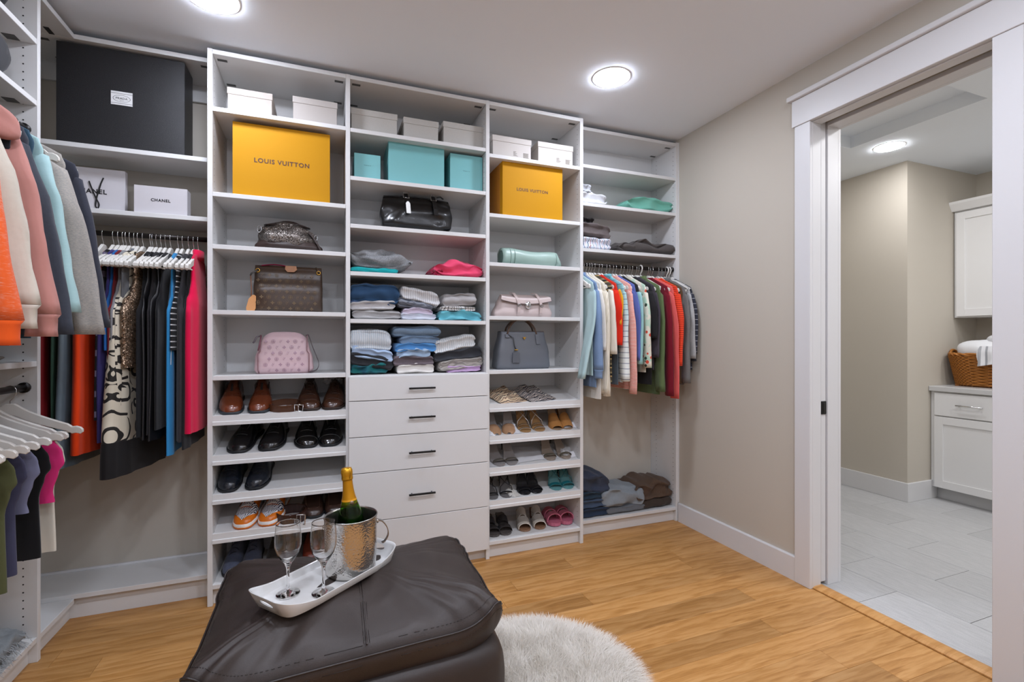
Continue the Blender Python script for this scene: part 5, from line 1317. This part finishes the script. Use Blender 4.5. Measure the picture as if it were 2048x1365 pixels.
for i, (lab, px, m, pb, kind, kw) in enumerate(tops):
    X = HX(px); fx = wx(px-26, FL); L = drop2(px-26, pb); hemb = None
    if kw.get('hem'): hemb = (cloth('#151315', rough=.6), .15); 
    kw2 = {k: v for k, v in kw.items() if k in ('th', 'fl', 'fold', 'sk', 'tf')}
    hang(lab, (X, RODY, RODZ-.003), -math.pi/2+R((i*53 % 9)-4)*.5+R(kw.get('rz', 0)), m, kind, L, seed=i*2.3+.7, group=gL, hem=hemb, collar=(m, .03) if kw.get('collar') else None,
         trim=strap_loop(cloth('#cfd2d4')) if 'cord' in lab else None, name='hanging_dress' if 'dress' in lab else 'hanging_garment', cat='dress' if 'dress' in lab else 'top', **kw2)
    sp2.append((X, RODY, RODZ-.003))
hanger_set(0, sp2, -math.pi/2, [r[0] for r in tops])

# ---- high rail on the left wall: hoodies seen face on
gH = 'hoodies on the high rail'
LZ = LRZ1-.003
FX = -.805
def yy_of(px): return wy(px, FX)
def zl(px, py): Y = yy_of(px); return LRZ1-wz(px, py, Y)
hood_list = [
 ('navy sweatshirt at the far end of the high rail', 228, cloth('#33353f', '#2b2d37', heather=.4, scale=120.), 655, .095, {}, {}),
 ('grey melange jacket with zip beside the navy sweatshirt', 198, cloth('#b3aa9d', '#6f7276', heather=.5, scale=140., stretch=(1, 1, 2.5), weave=300.), 668, .10, {}, dict(collar=True)),
 ('aqua half-zip top on the high rail', 167, cloth('#a5c4c4', '#93b6b8', heather=.4, scale=60., stretch=(1, 1, 6)), 625, .10, {}, dict(collar=True)),
 ('dark slate hoodie with tall collar next to the pink one', 136, cloth('#3f434c', '#343841', heather=.4, scale=90.), 668, .10, {}, dict(collar=True)),
 ('dusty pink hoodie with folded hood', 110, cloth('#b98279', '#b0796f', heather=.4, scale=30.), 628, .13, dict(cuff=True), dict(hood=True)),
 ('cream sweatshirt with gathered cuff beside the pink hoodie', 78, cloth('#cbc3b5', '#bcb4a6', heather=.4, scale=60.), 610, .12, dict(cuff=True), {}),
 ('orange ombre knit top nearest the viewer', 46, None, 640, .12, dict(cuff=True), {}),
]
@cached
def ombre():
    t = NT('orange_ombre_knit'); v = t.co((1, 1, 5)); z = t.xyz(t.co())[2]; f = t.math('MULTIPLY_ADD', z, -2.6, -.35, clamp=True)
    n = t.noise(v, 60., 3); c = t.mix(t.math('MULTIPLY_ADD', t.math('SUBTRACT', n, .5), .9, f, clamp=True), lin('#d5ccbf'), lin('#e0602c')); t.set(c, .95, 0, .2, .1); t.bump(n, .3, .0015); return t.m
sp3 = []
for i, (lab, px, m, pb, wd, kw, kw2) in enumerate(hood_list):
    Y = yy_of(px); m = m or ombre(); Ls = zl(px, pb)
    hang(lab, (LRX, Y, LZ), R((-5, 3, -3, 2, 4, -2, 0)[i]), m, 'shirt', Ls+.0, .028, .010, sleeves=(Ls, .056, .047, .026, .10, -.01, -.032), sk=.94, seed=i*3.1+2, group=gH, name='hoodie' if 'hoodie' in lab else 'hanging_garment', cat='hoodie' if 'hoodie' in lab else 'sweatshirt',
         cuff=((cloth('#e2581c') if 'ombre' in lab else m), .07) if kw.get('cuff') else None, collar=(m, .05) if kw2.get('collar') else None, hood=m if kw2.get('hood') else None)
    sp3.append((LRX, Y, LZ))
hanger_set(3, sp3, 0, [r[0] for r in hood_list])
for i, (lab, px, c, pb) in enumerate((('faded denim shirt tail hanging below the orange knit', 50, '#6b86a3', 712), ('dark navy hem hanging below the pink hoodie', 92, '#24262d', 690), ('teal jacket hem below the aqua top', 130, '#345062', 675))):
    Y = yy_of(px)+.04; hang(lab, (LRX, Y, LZ), R(2*i-2), cloth(c), 'shirt', zl(px, pb), .02, .008, seed=50+i, group=gH, sk=.97)

# ---- low rail on the left wall: empty hangers, shorts
LZ2 = LRZ2-.003
ys = [2.405, 2.285, 2.25, 2.165, 2.09, 2.03, 1.965, 1.90]
hanger_set(2, [(LRX, y, LZ2) for y in ys], 0, ['bare white wooden hanger on the low left rail, %s from the corner' % w for w in ORD])
gS = 'shorts on the low rail'
def shorts(label, Y, m, py, px, fl=1., th=.016, sk=1.06, seed=1, fold=.006):
    L = LRZ2-wz(px, py, Y*.985)
    return hang(label, (LRX, Y, LZ2), R((seed*31 % 7)-3), m, 'bottom', L, th, fold, fl=fl, seed=seed, group=gS, name='hanging_shorts', cat='shorts', sk=sk)
shorts('white cotton shorts on the low rail, closest to the corner', 2.29, cloth('#cfc8b9', crease=.4), 1108, 100, seed=1)
shorts('hot pink shorts between white and black pairs', 2.245, cloth('#cf2f72'), 1010, 100, seed=2, sk=1.12, th=.012)
shorts('black velvet shorts on the low rail', 2.185, cloth('#0d0c0e', rough=1., sheen=.3), 1118, 90, seed=3, sk=1.08, th=.02)
shorts('grey lavender shorts on the low rail', 2.11, cloth('#70728a'), 1030, 60, seed=4, sk=1.06)
shorts('dark indigo shorts with stitched hem on the low rail', 2.075, cloth('#3f3f55'), 1150, 60, seed=5, sk=1.0, th=.02)
shorts('olive green shorts on the low rail', 1.985, cloth('#4f5234'), 1190, 35, seed=6, sk=1.06, th=.02)
shorts('khaki shorts nearest the viewer on the low rail', 1.91, cloth('#a98f64'), 1030, 10, seed=7, sk=1.04, th=.02)
# things on the left section's shelves
def left_item(label, x0, x1, y0, y1, z, h, m, seed, name, cat, layers=2, rough=.008):
    r_ = []
    for i in range(21):
        s = i/20; e = abs(2*s-1); sc = max(.08, 1-e**8)**.5
        r_.append([(x0+(x1-x0)/2+(x1-x0)/2*math.copysign(abs(math.cos(a))**.5, math.cos(a))*(.95+.05*sc)+rough*nz(s*6, k*.5, seed), y0+(y1-y0)*s+rough*nz(k*.4, s*4, seed), z+max(.0, h/2+h/2*sc*math.copysign(abs(math.sin(a))**.6, math.sin(a))+rough*nz(s*7+seed, k*.6))) for k, a in enumerate([2*math.pi*q/26 for q in range(26)])])
    cx, cy = (x0+x1)/2, (y0+y1)/2
    mb = MB().loft([[(x-cx, y-cy, zz-z) for x, y, zz in r] for r in r_]); o = mb.obj(name, m); o.location = (cx, cy, z+.0008); return tag(o, label, cat)
o = left_item('frayed pale grey denim shorts folded on the low left shelf', -1.36, -1.10, 2.16, 2.47, .102, .085, cloth('#9aa0a3', '#6f767a', heather=.5, scale=30., crease=.8, bump=.7), 3, 'folded_shorts', 'shorts', rough=.02)
fr_ = MB(); r6 = rnd(9)
for k in range(90):
    y_ = -.14+.28*r6.random(); x_ = .10+.03*r6.random(); z_ = .01+.05*r6.random(); fr_.tube([(x_, y_, z_), (x_+.02, y_+.01*(r6.random()-.5), z_-.008), (x_+.03+.015*r6.random(), y_+.03*(r6.random()-.5), max(.002, z_-.03))], .0009, 4)
q = fr_.obj('frayed_threads', cloth('#aab0b4'), o); q['kind'] = 'stuff'
MB().tube([(.09, .09, .05), (.12, .11, .052), (.135, .13, .04), (.128, .145, .025)], .0035, 6).obj('drawstring', cloth('#b9bdbf'), o)
left_item('charcoal felt hat box on the upper left shelf', -1.37, -1.11, 2.02, 2.40, 2.2605, .20, cloth('#3c3d40', weave=300.), 5, 'felt_bag', 'bag', rough=.004)
left_item('black felt bag on the highest left shelf', -1.37, -1.11, 2.0, 2.385, 2.5085, .15, cloth('#26272a', weave=300.), 6, 'felt_bag', 'bag', rough=.004)
left_item('pale folded linen beside the denim tail on the left shelf', -1.36, -1.13, 2.1, 2.4, 1.2125, .03, cloth('#9b978f'), 8, 'folded_linen', 'linen', rough=.006)

# ================================================================ OTTOMAN, TRAY, GLASSES
OX, OY = .10, 1.762
@cached
def ottoman_leather():
    t = NT('brown_leather'); v = t.co(); n = t.noise(v, 5., 3); c = t.mix(n, lin('#3a312d'), lin('#2b2421'))
    t.set(c, t.math('MULTIPLY_ADD', n, .2, .38), 0, .4)
    h = t.math('ADD', t.math('MULTIPLY', t.voro(v, 330.), .25), t.math('MULTIPLY', t.noise(v, 260., 3), .25)); t.bump(h, .35, .0015); return t.m
om = ottoman_leather()
ot = thing('ottoman', 'dark brown leather ottoman with a plump pillow top', 'ottoman', (OX, OY, 0))
def contour(a, hx, hy, e):
    c, s = math.cos(a), math.sin(a); return hx*math.copysign(abs(c)**e, c), hy*math.copysign(abs(s)**e, s)
HXO, HYO = .478, .338
def pillow(u, v):
    """u around, v 0 = under side, .38 = seam edge, 1 = centre of the top"""
    a = 2*math.pi*u; x, y = contour(a, HXO, HYO, .34)
    pin = 1-.05*(1-abs(math.sin(2*a))**1.4)
    x *= pin; y *= pin*(1-.10*x/HXO); ze = .372+.055*abs(math.sin(2*a))**5
    if v < .34:
        f = v/.34; s = .84+.16*math.sin(f*math.pi/2)**.8; z = .285+(ze-.285)*(1-math.cos(f*math.pi/2))**.7
    else:
        f = (v-.34)/.66; s = 1-f; z = ze+(.512-ze)*math.sin(f*math.pi/2)**.5
    edge = math.exp(-((v-.45)/.22)**2)
    wr = .010*edge*(nz(u*34, v*2.5, 3.)+.5*nz(u*70, v*4, 9.))
    X, Y = x*s, y*s
    if v > .40:
        z += .016*nz(X*4.5+3, Y*4.5, 1.)+.009*nz(X*11, Y*7, 4.); z -= .016*math.exp(-((X-.012)/.028)**2)*(1 if Y < .02 else math.exp(-((Y-.02)/.05)**2))
        z -= .008*math.exp(-((X+.0-.25*(Y+.1))/.02)**2)*math.exp(-((Y+.02)/.08)**2)
    return (X+wr*math.cos(a), Y+wr*math.sin(a), z+wr*.8)
po = MB().grid(pillow, 220, 44, closed_u=True).obj('pillow_top', om, ot)
def seam_at(v, n=220, dz=.0, out=0.): return [(lambda p: (p[0]*(1+out), p[1]*(1+out), p[2]+dz))(pillow(i/n, v)) for i in range(n)]
MB().tube(seam_at(.345, dz=.001, out=.002), .0032, 6, True).obj('piping_seam', leather('#2c2421', .4), ot)
st = MB()
for vv in (.375, .315):
    P = seam_at(vv, 420, .0008, .0015)
    for i in range(0, 420, 2): st.tube([P[i], P[(i+1) % 420]], .0009, 4)
q = st.obj('edge_stitching', leather('#2a2320', .5), ot); q['kind'] = 'stuff'
def top_z(X, Y):
    best = None; a = math.atan2(Y, X); 
    lo, hi = .40, 1.
    r0 = math.hypot(X, Y); u0 = None
    # numeric inverse: find u, v with pillow -> X,Y
    bu, bv, bd = 0, 0, 9
    for i in range(120):
        for j in range(24):
            v = .42+.58*j/23; p = pillow(i/120, v); d = (p[0]-X)**2+(p[1]-Y)**2
            if d < bd: bu, bv, bd = i/120, v, d
    return pillow(bu, bv)[2]
ysm = [-.312+.297*i/14 for i in range(15)]
cz_ = [top_z(.012, y_) for y_ in ysm]
MB().tube([(.012, y_, z_+.001) for y_, z_ in zip(ysm, cz_)], .0028, 6).obj('centre_seam', leather('#2c2421', .4), ot)
st = MB()
for dx in (-.008, .008):
    for i in range(60):
        y_ = -.310+.290*i/60; k = min(13, int((y_+.312)/.297*14)); f = (y_+.312)/.297*14-k; z_ = cz_[k]*(1-f)+cz_[k+1]*f
        st.tube([(.012+dx, y_, z_+.0022), (.012+dx, y_+.003, z_+.0022)], .0009, 4)
q = st.obj('centre_stitching', leather('#2a2320', .5), ot); q['kind'] = 'stuff'
rings = []
for i in range(13):
    f = i/12; z = .012+.295*f; b = 1.0-.03*(2*f-1)**2; b *= (1-.06*max(0, (f-.85)/.15)**2); 
    rings.append([(lambda p: (p[0]*b+.004*nz(k*.3, f*4), p[1]*(1-.10*p[0]/.468)*b+.004*nz(f*5, k*.3), z))(contour(2*math.pi*k/72, .468, .333, .22)) for k in range(72)])
MB().loft(rings).obj('base', om, ot)
for sx in (-1, 1):
    for sy in (-1, 1): MB().lathe([(.0005, 0), (.018, 0), (.022, .014), (.0005, .014)], 16, (sx*.40, sy*.26, 0)).obj('foot', paint('#1a1513', .5), ot)

# tray
TXW, TYW, TROT = .012, 1.712, R(39)
TZ = .500
tray_h, TL, TW = .027, .225, .113
wt_ = paint('#dcdcda', .12, 0, .5, coat=.4)
tr_ = thing('serving_tray', 'white ceramic serving tray with cut-out handles on the ottoman', 'tray', (TXW, TYW, TZ), (0, R(-1.0), TROT))
def tring(hx, hy, zf, e=.16, n=88):
    out = []
    for k in range(n):
        a = 2*math.pi*(k+.5)/n; x, y = contour(a, hx, hy, e); out.append((x, y, zf(x, y)))
    return out
endup = lambda x: .026*max(0, (abs(x)-.12)/.105)**1.6
bow = lambda r: [(x*(1-.06*(y/TW)**2*0)+math.copysign(.014*(1-(y/TW)**2), x)*(1 if abs(x) > .15 else 0), y*(1-.16*(abs(x)/TL)**2.2), z) for x, y, z in r]
R_ = [tring(TL*.80, TW*.80, lambda x, y: 0.), tring(TL*.90, TW*.92, lambda x, y: .004), tring(TL, TW, lambda x, y: tray_h+endup(x)), tring(TL*.985, TW*.975, lambda x, y: tray_h+.0015+endup(x)),
      tring(TL*.955, TW*.94, lambda x, y: tray_h-.003+endup(x)), tring(TL*.87, TW*.88, lambda x, y: .0085), tring(TL*.80, TW*.80, lambda x, y: .0065), tring(TL*.3, TW*.3, lambda x, y: .0065)]
tb = MB().loft([bow(r) for r in R_]); me = tb.mesh('body')
tob = mk('tray_body', me, wt_)
cut = MB()
for sx in (-1, 1):
    cut.loft([[(sx*x_, .034*math.cos(2*math.pi*k/24), .030+.0105*math.sin(2*math.pi*k/24)) for k in range(24)] for x_ in (TL*.86, TL*1.25)])
cob = mk('cutter', cut.mesh('cutter'), wt_)
md = tob.modifiers.new('cut', 'BOOLEAN'); md.operation = 'DIFFERENCE'; md.object = cob; md.solver = 'EXACT'
dg = bpy.context.evaluated_depsgraph_get(); me2 = bpy.data.meshes.new_from_object(tob.evaluated_get(dg))
bpy.data.objects.remove(tob); bpy.data.objects.remove(cob)
bd_ = mk('body', me2, wt_, tr_)
for p in me2.polygons: p.use_smooth = True
mdl = bd_.modifiers.new('weighted', 'WEIGHTED_NORMAL')
# stemware
def in_tray(px, py, z): return on_z(px, py, z)
gl = glass('#fdfdfd', 0., 1.45)
def wineglass(label, x, y, z, k=1.):
    t = thing('wine_glass', label, 'wine glass', (x, y, z), group='stemmed glasses on the tray')
    outp = [(.0338, 0), (.0345, .0004), (.0348, .0014), (.0340, .0022), (.03, .0028), (.02, .004), (.006, .010), (.0042, .03), (.0042, .062), (.0062, .082), (.012, .097), (.022, .110), (.0325, .128), (.0382, .150), (.0388, .172), (.0381, .185), (.0368, .198), (.0356, .210), (.0347, .2185), (.0345, .2208), (.0342, .2219)]
    inp = [(.0338, .2219), (.0335, .2208), (.0337, .2185), (.0346, .210), (.0358, .198), (.0371, .185), (.0376, .172), (.037, .150), (.0312, .129), (.0205, .113), (.0095, .104), (.0004, .101)]
    MB().lathe([(.0004, 0)]+outp+inp, 48, cap=True).obj('glass', gl, t); return t
tz0 = TZ+.0075
gx, gy = on_z(576, 1188, tz0); wineglass('empty stemmed glass standing nearest the tray end', gx, gy, tz0)
gx, gy = on_z(647, 1186, tz0); wineglass('empty stemmed glass standing in front of the ice bucket', gx, gy, tz0)
# ice bucket
bx_, by_ = on_z(702, 1141, tz0)
bk_ = thing('ice_bucket', 'hammered steel ice bucket holding a bottle on the tray', 'ice bucket', (bx_, by_, tz0))
@cached
def hammered():
    t = NT('hammered_steel'); v = t.co((1, 1, 1.0)); h = t.voro(v, 185., 'SMOOTH_F1'); t.set('#cfcdca', .18, 1.); t.bump(h, .45, .0022); return t.m
BH = .186
MB().lathe([(.0005, .0), (.076, .0), (.0805, .004), (.082, .012), (.0845, .06), (.0855, .12), (.0865, BH-.002), (.0875, BH)], 72).obj('outer_wall', hammered(), bk_)
MB().lathe([(.0875, BH), (.0885, BH+.0025), (.087, BH+.005), (.0845, BH+.004), (.083, BH-.002), (.082, .10), (.079, .014), (.0005, .012)], 72).obj('inner_wall', metal('#a8a6a3', .25), bk_)
ha = R(-12); hx_, hy_ = .089*math.cos(ha), .089*math.sin(ha); 
hp_ = [(.089, .006, BH-.028), (.104, .010, BH-.034), (.121, .014, BH-.058), (.126, .016, BH-.085), (.116, .016, BH-.106), (.104, .013, BH-.112)]
MB().band(spline(hp_), .015, .0028, (0, 1, 0)).obj('handle', metal('#8d8b88', .25), bk_)
MB().lathe([(.0005, .006), (.007, .005), (.009, 0)], 14).xf(lambda x, y, z: (.0862+z, x, BH-.028+y)).obj('handle_rivet', M_CHROME, bk_)
MB().lathe([(.0005, .006), (.007, .005), (.009, 0)], 14).xf(lambda x, y, z: (-.0862-z, x, BH-.028+y)).obj('handle_rivet', M_CHROME, bk_)
# champagne bottle leaning in the bucket
bt = thing('champagne_bottle', 'green champagne bottle with yellow foil neck leaning in the bucket', 'bottle', (bx_+.012, by_+.01, tz0+.0165), (R(-2), R(-4.5), 0))
green = glass('#6fae3a', .0, 1.3)
MB().lathe([(.0005, .006), (.03, .002), (.040, 0), (.0438, .006), (.0442, .02), (.0442, .125), (.0435, .145), (.040, .168), (.0335, .192), (.0265, .215), (.021, .235), (.0195, .235), (.025, .215), (.0315, .192), (.0378, .168), (.0413, .145), (.042, .125), (.042, .02), (.038, .0095), (.0005, .0095)], 48, cap=True).obj('glass', green, bt)
MB().lathe([(.0005, .011), (.036, .011), (.0405, .022), (.0405, .125), (.040, .145), (.0375, .160), (.0005, .1605)], 40).obj('wine', paint('#0b1206', .2), bt)
foil = paint('#c98b12', .32, .55, .5, grain=.5, gscale=140.)
MB().lathe([(.0262, .213), (.0235, .226), (.0205, .24), (.0182, .256), (.0168, .275), (.0162, .29)], 40).obj('neck_foil', foil, bt)
MB().lathe([(.0162, .290), (.0185, .291), (.0192, .297), (.0178, .302), (.0188, .306), (.0195, .315), (.019, .324), (.0155, .331), (.0005, .333)], 32).obj('cap_foil', paint('#c8921f', .3, .7, .5, grain=1., gscale=90.), bt)
MB().lathe([(.0268, .208), (.0285, .203), (.0262, .2145), (.0240, .226)], 40).obj('collar_label', paint('#d9960f', .45), bt)
MB().lathe([(.0005, .0015), (.0065, .0012), (.0075, 0)], 20).xf(lambda x, y, z: (.0068+x*.96, -.0255-z, .215+y)).obj('seal', metal('#8d7c6a', .4), bt)
wire = MB()
for k in range(4):
    a = 2*math.pi*k/4+.4; wire.tube([(.0196*math.cos(a), .0196*math.sin(a), .297), (.0203*math.cos(a+.2), .0203*math.sin(a+.2), .315), (.0165*math.cos(a), .0165*math.sin(a), .331)], .0009, 5)
wire.obj('wire_cage', paint('#a87a1c', .35, .7), bt)

# ================================================================ FUR RUG
rg = thing('fur_rug', 'round white long-pile fur rug partly under the ottoman', 'rug', (.735, 1.655, 0))
RR = .405
MB().lathe([(.0005, .010), (RR*.95, .010), (RR*.98, .004), (RR*.98, .0005), (.0005, .0005)], 64).obj('backing', cloth('#cfcac2'), rg)
rs_ = np.random.default_rng(4); NH = 46000
rad = RR*np.sqrt(rs_.random(NH)); th_ = rs_.random(NH)*2*np.pi
px_, py_ = rad*np.cos(th_), rad*np.sin(th_)
clump = np.array([nz(x*13, y*13, 2.) for x, y in zip(px_, py_)]); cl2 = np.array([nz(x*13, y*13, 8.) for x, y in zip(px_, py_)])
edge = (rad/RR)**4
dx = clump*.8+rs_.normal(0, .28, NH)+np.cos(th_)*edge*1.5; dy = cl2*.8+rs_.normal(0, .28, NH)+np.sin(th_)*edge*1.5
ln = .05*(.75+.5*rs_.random(NH)); up_ = 1.0-.55*edge
nrm = np.sqrt(dx**2+dy**2+up_**2); dx, dy, up_ = dx/nrm, dy/nrm, up_/nrm
ang = rs_.random(NH)*np.pi; wv = .0011; wx_, wy_ = np.cos(ang)*wv, np.sin(ang)*wv
b0 = np.stack([px_, py_, np.full(NH, .008)], 1); w3 = np.stack([wx_, wy_, np.zeros(NH)], 1)
mid = b0+np.stack([dx*ln*.55*.7, dy*ln*.55*.7, up_*ln*.62], 1)
tip = b0+np.stack([dx*ln*1.05, dy*ln*1.05, np.maximum(.002, up_*ln*.9)], 1)
V = np.stack([b0-w3, b0+w3, mid+w3*.8, mid-w3*.8, tip], 1).reshape(-1, 3)
base_i = np.arange(NH)*5
loops = np.concatenate([np.stack([base_i, base_i+1, base_i+2, base_i+3], 1), np.stack([base_i+3, base_i+2, base_i+4, base_i+4], 1)], 1)
fm = bpy.data.meshes.new('pile'); fm.vertices.add(len(V)); fm.vertices.foreach_set('co', V.ravel())
li = np.concatenate([np.concatenate([np.stack([base_i, base_i+1, base_i+2, base_i+3], 1), np.stack([base_i+3, base_i+2, base_i+4], 1)], 1)]).ravel()
fm.loops.add(len(li)); fm.loops.foreach_set('vertex_index', li)
ls = np.stack([np.arange(NH)*7, np.arange(NH)*7+4], 1).ravel()
fm.polygons.add(len(ls)); fm.polygons.foreach_set('loop_start', ls); fm.polygons.foreach_set('use_smooth', np.ones(len(ls), dtype=bool)); fm.update(calc_edges=True); fm.validate()
ft = NT('white_fur'); ft.set('#f3efe8', .75, 0, .2, .2)
tl = ft.new('ShaderNodeBsdfTranslucent'); tl.inputs[0].default_value = lin('#f3efe8'); mxs = ft.new('ShaderNodeMixShader'); mxs.inputs[0].default_value = .35
ft.link(ft.b.outputs[0], mxs.inputs[1]); ft.link(tl.outputs[0], mxs.inputs[2]); ft.link(mxs.outputs[0], ft.n['Material Output'].inputs[0])
po_ = mk('pile', fm, ft.m, rg); po_['kind'] = 'stuff'

# ================================================================ LAUNDRY ROOM CABINETS
cw = paint('#dedede', .35)
cx0, cx1, cy1 = 4.66, 5.298, 2.476
cb = thing('base_cabinet', 'white shaker base cabinet with drawer in the laundry room', 'cabinet', (4.98, 2.2, 0))
CY0 = 1.93
MB().box(cx0+.002, cx1, CY0, cy1, .10, .885).obj('body', cw, cb, True)
MB().box(cx0+.07, cx1, CY0, cy1, 0, .10).obj('toe_kick', paint('#c4c4c4', .5), cb, True)
def shaker(name, y0, y1, z0, z1, x, parent, fw=.06):
    o = MB().box(x-.012, x, y0, y1, z0, z1).obj(name, cw, parent, True)
    L = parent.location
    f = MB(); f.box(x-.02, x-.012, y0, y0+fw, z0, z1, .001); f.box(x-.02, x-.012, y1-fw, y1, z0, z1, .001); f.box(x-.02, x-.012, y0+fw, y1-fw, z0, z0+fw, .001); f.box(x-.02, x-.012, y0+fw, y1-fw, z1-fw, z1, .001)
    f.obj('door_frame', cw, o).location = (-L[0], -L[1], -L[2]); return o
shaker('door', 1.95, 2.445, .105, .68, cx0+.001, cb)
dr = MB().box(cx0-.019, cx0+.001, 1.95, 2.445, .69, .872, .002).obj('drawer', cw, cb, True)
hd_ = MB().tube([(cx0-.045, 2.12, .785), (cx0-.045, 2.29, .785)], .005, 8)
for y_ in (2.14, 2.27): hd_.tube([(cx0-.045, y_, .785), (cx0-.019, y_, .785)], .004, 8)
hd_.obj('handle', M_CHROME, dr).location = (-cb.location[0], -cb.location[1], 0)
ct = MB().box(cx0-.03, cx1, .2, cy1+.002, .885, .925, .003).obj('countertop', paint('#c3c3c3', .25)); tag(ct, 'pale grey stone countertop over the laundry cabinets', 'countertop')
cb2 = thing('base_cabinet', 'white laundry base cabinet hidden behind the door frame', 'cabinet', (4.98, 1.3, 0))
MB().box(cx0+.002, cx1, .2, CY0-.002, .10, .885).obj('body', cw, cb2, True); MB().box(cx0+.07, cx1, .2, CY0-.002, 0, .10).obj('toe_kick', paint('#c4c4c4', .5), cb2, True)
for k in range(3): shaker('door', .22+.57*k, .22+.57*k+.54, .105, .872, cx0+.001, cb2)
uc = thing('wall_cabinet', 'white shaker wall cabinet with crown moulding in the laundry room', 'cabinet', (5.14, 2.2, 1.49))
MB().box(4.98, cx1, 1.3, cy1, 1.49, 2.40, .001).obj('body', cw, uc, True)
shaker('door', 1.98, 2.455, 1.50, 2.37, 4.979, uc); shaker('door', 1.48, 1.97, 1.50, 2.37, 4.979, uc)
MB().prism([(0, 0), (.012, 0), (.02, .012), (.048, .055), (.052, .075), (0, .075)], 1.22, lambda a, b, c: (4.962-a, 1.28+c, 2.385+b)).obj('crown_moulding', cw, uc, True)
MB().box(4.962, cx1, 1.28, cy1, 2.385, 2.46).obj('crown_top', cw, uc, True)
# wicker basket with towels
bs = thing('wicker_basket', 'honey brown woven wicker basket filled with white towels', 'basket', (4.95, 2.21, .9255))
wm_ = paint('#a4682a', .5, 0, .4, grain=.5, gscale=200.); wm2 = paint('#8a5522', .55)
def bcont(a, f): return contour(a, .165*(.82+.18*f), .245*(.82+.18*f), .5)
wv_ = MB(); NS = 44; nr = 20
for r_ in range(nr):
    f = (r_+.5)/nr; pts = []
    for k in range(NS*2):
        a = 2*math.pi*k/(NS*2); x, y = bcont(a, f); d = .0055*(1 if (k//1+r_) % 2 else -1) if k % 1 == 0 else 0
        n_ = math.hypot(x, y); pts.append((x*(1+d/n_), y*(1+d/n_), .012+.235*f))
    wv_.tube(pts, .0062, 5, True)
q = wv_.obj('weave', wm_, bs); q['kind'] = 'stuff'
stk = MB()
for k in range(NS):
    a = 2*math.pi*(k+.25)/NS; stk.tube([(*bcont(a, 0), .004), (*bcont(a, 1), .25)], .004, 5)
q = stk.obj('stakes', wm2, bs); q['kind'] = 'stuff'
rim = MB()
for ph in (0, math.pi):
    rim.tube([(lambda p: (p[0]+.006*math.cos(k*.9+ph), p[1]+.006*math.cos(k*.9+ph), .258+.007*math.sin(k*.9+ph)))(bcont(2*math.pi*k/90, 1.02)) for k in range(90)], .0085, 6, True)
rim.obj('rim', wm_, bs)
MB().tube([(-.06+.12*i/10, .25+.012*math.sin(math.pi*i/10), .262+.03*math.sin(math.pi*i/10)) for i in range(11)], .011, 8).obj('handle', wm_, bs)
MB().box(-.12, .12, -.19, .19, .0, .012, .003).obj('bottom', wm2, bs)
tw = cloth('#dcdde0', crease=.5, weave=300., bump=.5)
def towel(label, c, r, seed, drape=None):
    def f(u, v):
        a = 2*math.pi*u; s = math.sin(v*math.pi); k = 1+.16*nz(math.cos(a)*1.5+seed, math.sin(a)*1.5, v*3)
        return (r[0]*s*math.cos(a)*k, r[1]*s*math.sin(a)*k, r[2]*math.copysign(abs(math.cos(v*math.pi))**.7, math.cos(v*math.pi))*k)
    o = MB().grid(f, 40, 18, closed_u=True).obj('towel', tw); o.location = c; return tag(o, label, 'towel', 'towels in the wicker basket')
towel('white towel heaped in the wicker basket', (4.95, 2.24, 1.21), (.14, .185, .09), 2)
towel('white rolled towel lying on top of the basket heap', (5.0, 2.13, 1.30), (.11, .13, .05), 5)
def drape(u, v):
    y_ = 2.20-.20*u+.02*v; return (4.765-.006*math.sin(u*19)*v-(.024 if v < .85 else .026)+.05*max(0, .25-v), y_+.01*math.sin(v*5+u*3), 1.245-.15*v*(1-.25*u)+.0*u+.03*max(0, .25-v))
dm = stripes(('#d9dade', '#9c9ea4', '#d9dade', '#aaacb1'), .11, 1, duty=(.45, .58, .8))
mb = MB().grid(drape, 24, 10).grid(lambda u, v: (lambda p: (p[0]+.004, p[1], p[2]))(drape(u, v)), 24, 10); o = mb.obj('towel', dm)
tag(o, 'grey striped white towel hanging over the basket rim', 'towel', 'towels in the wicker basket')
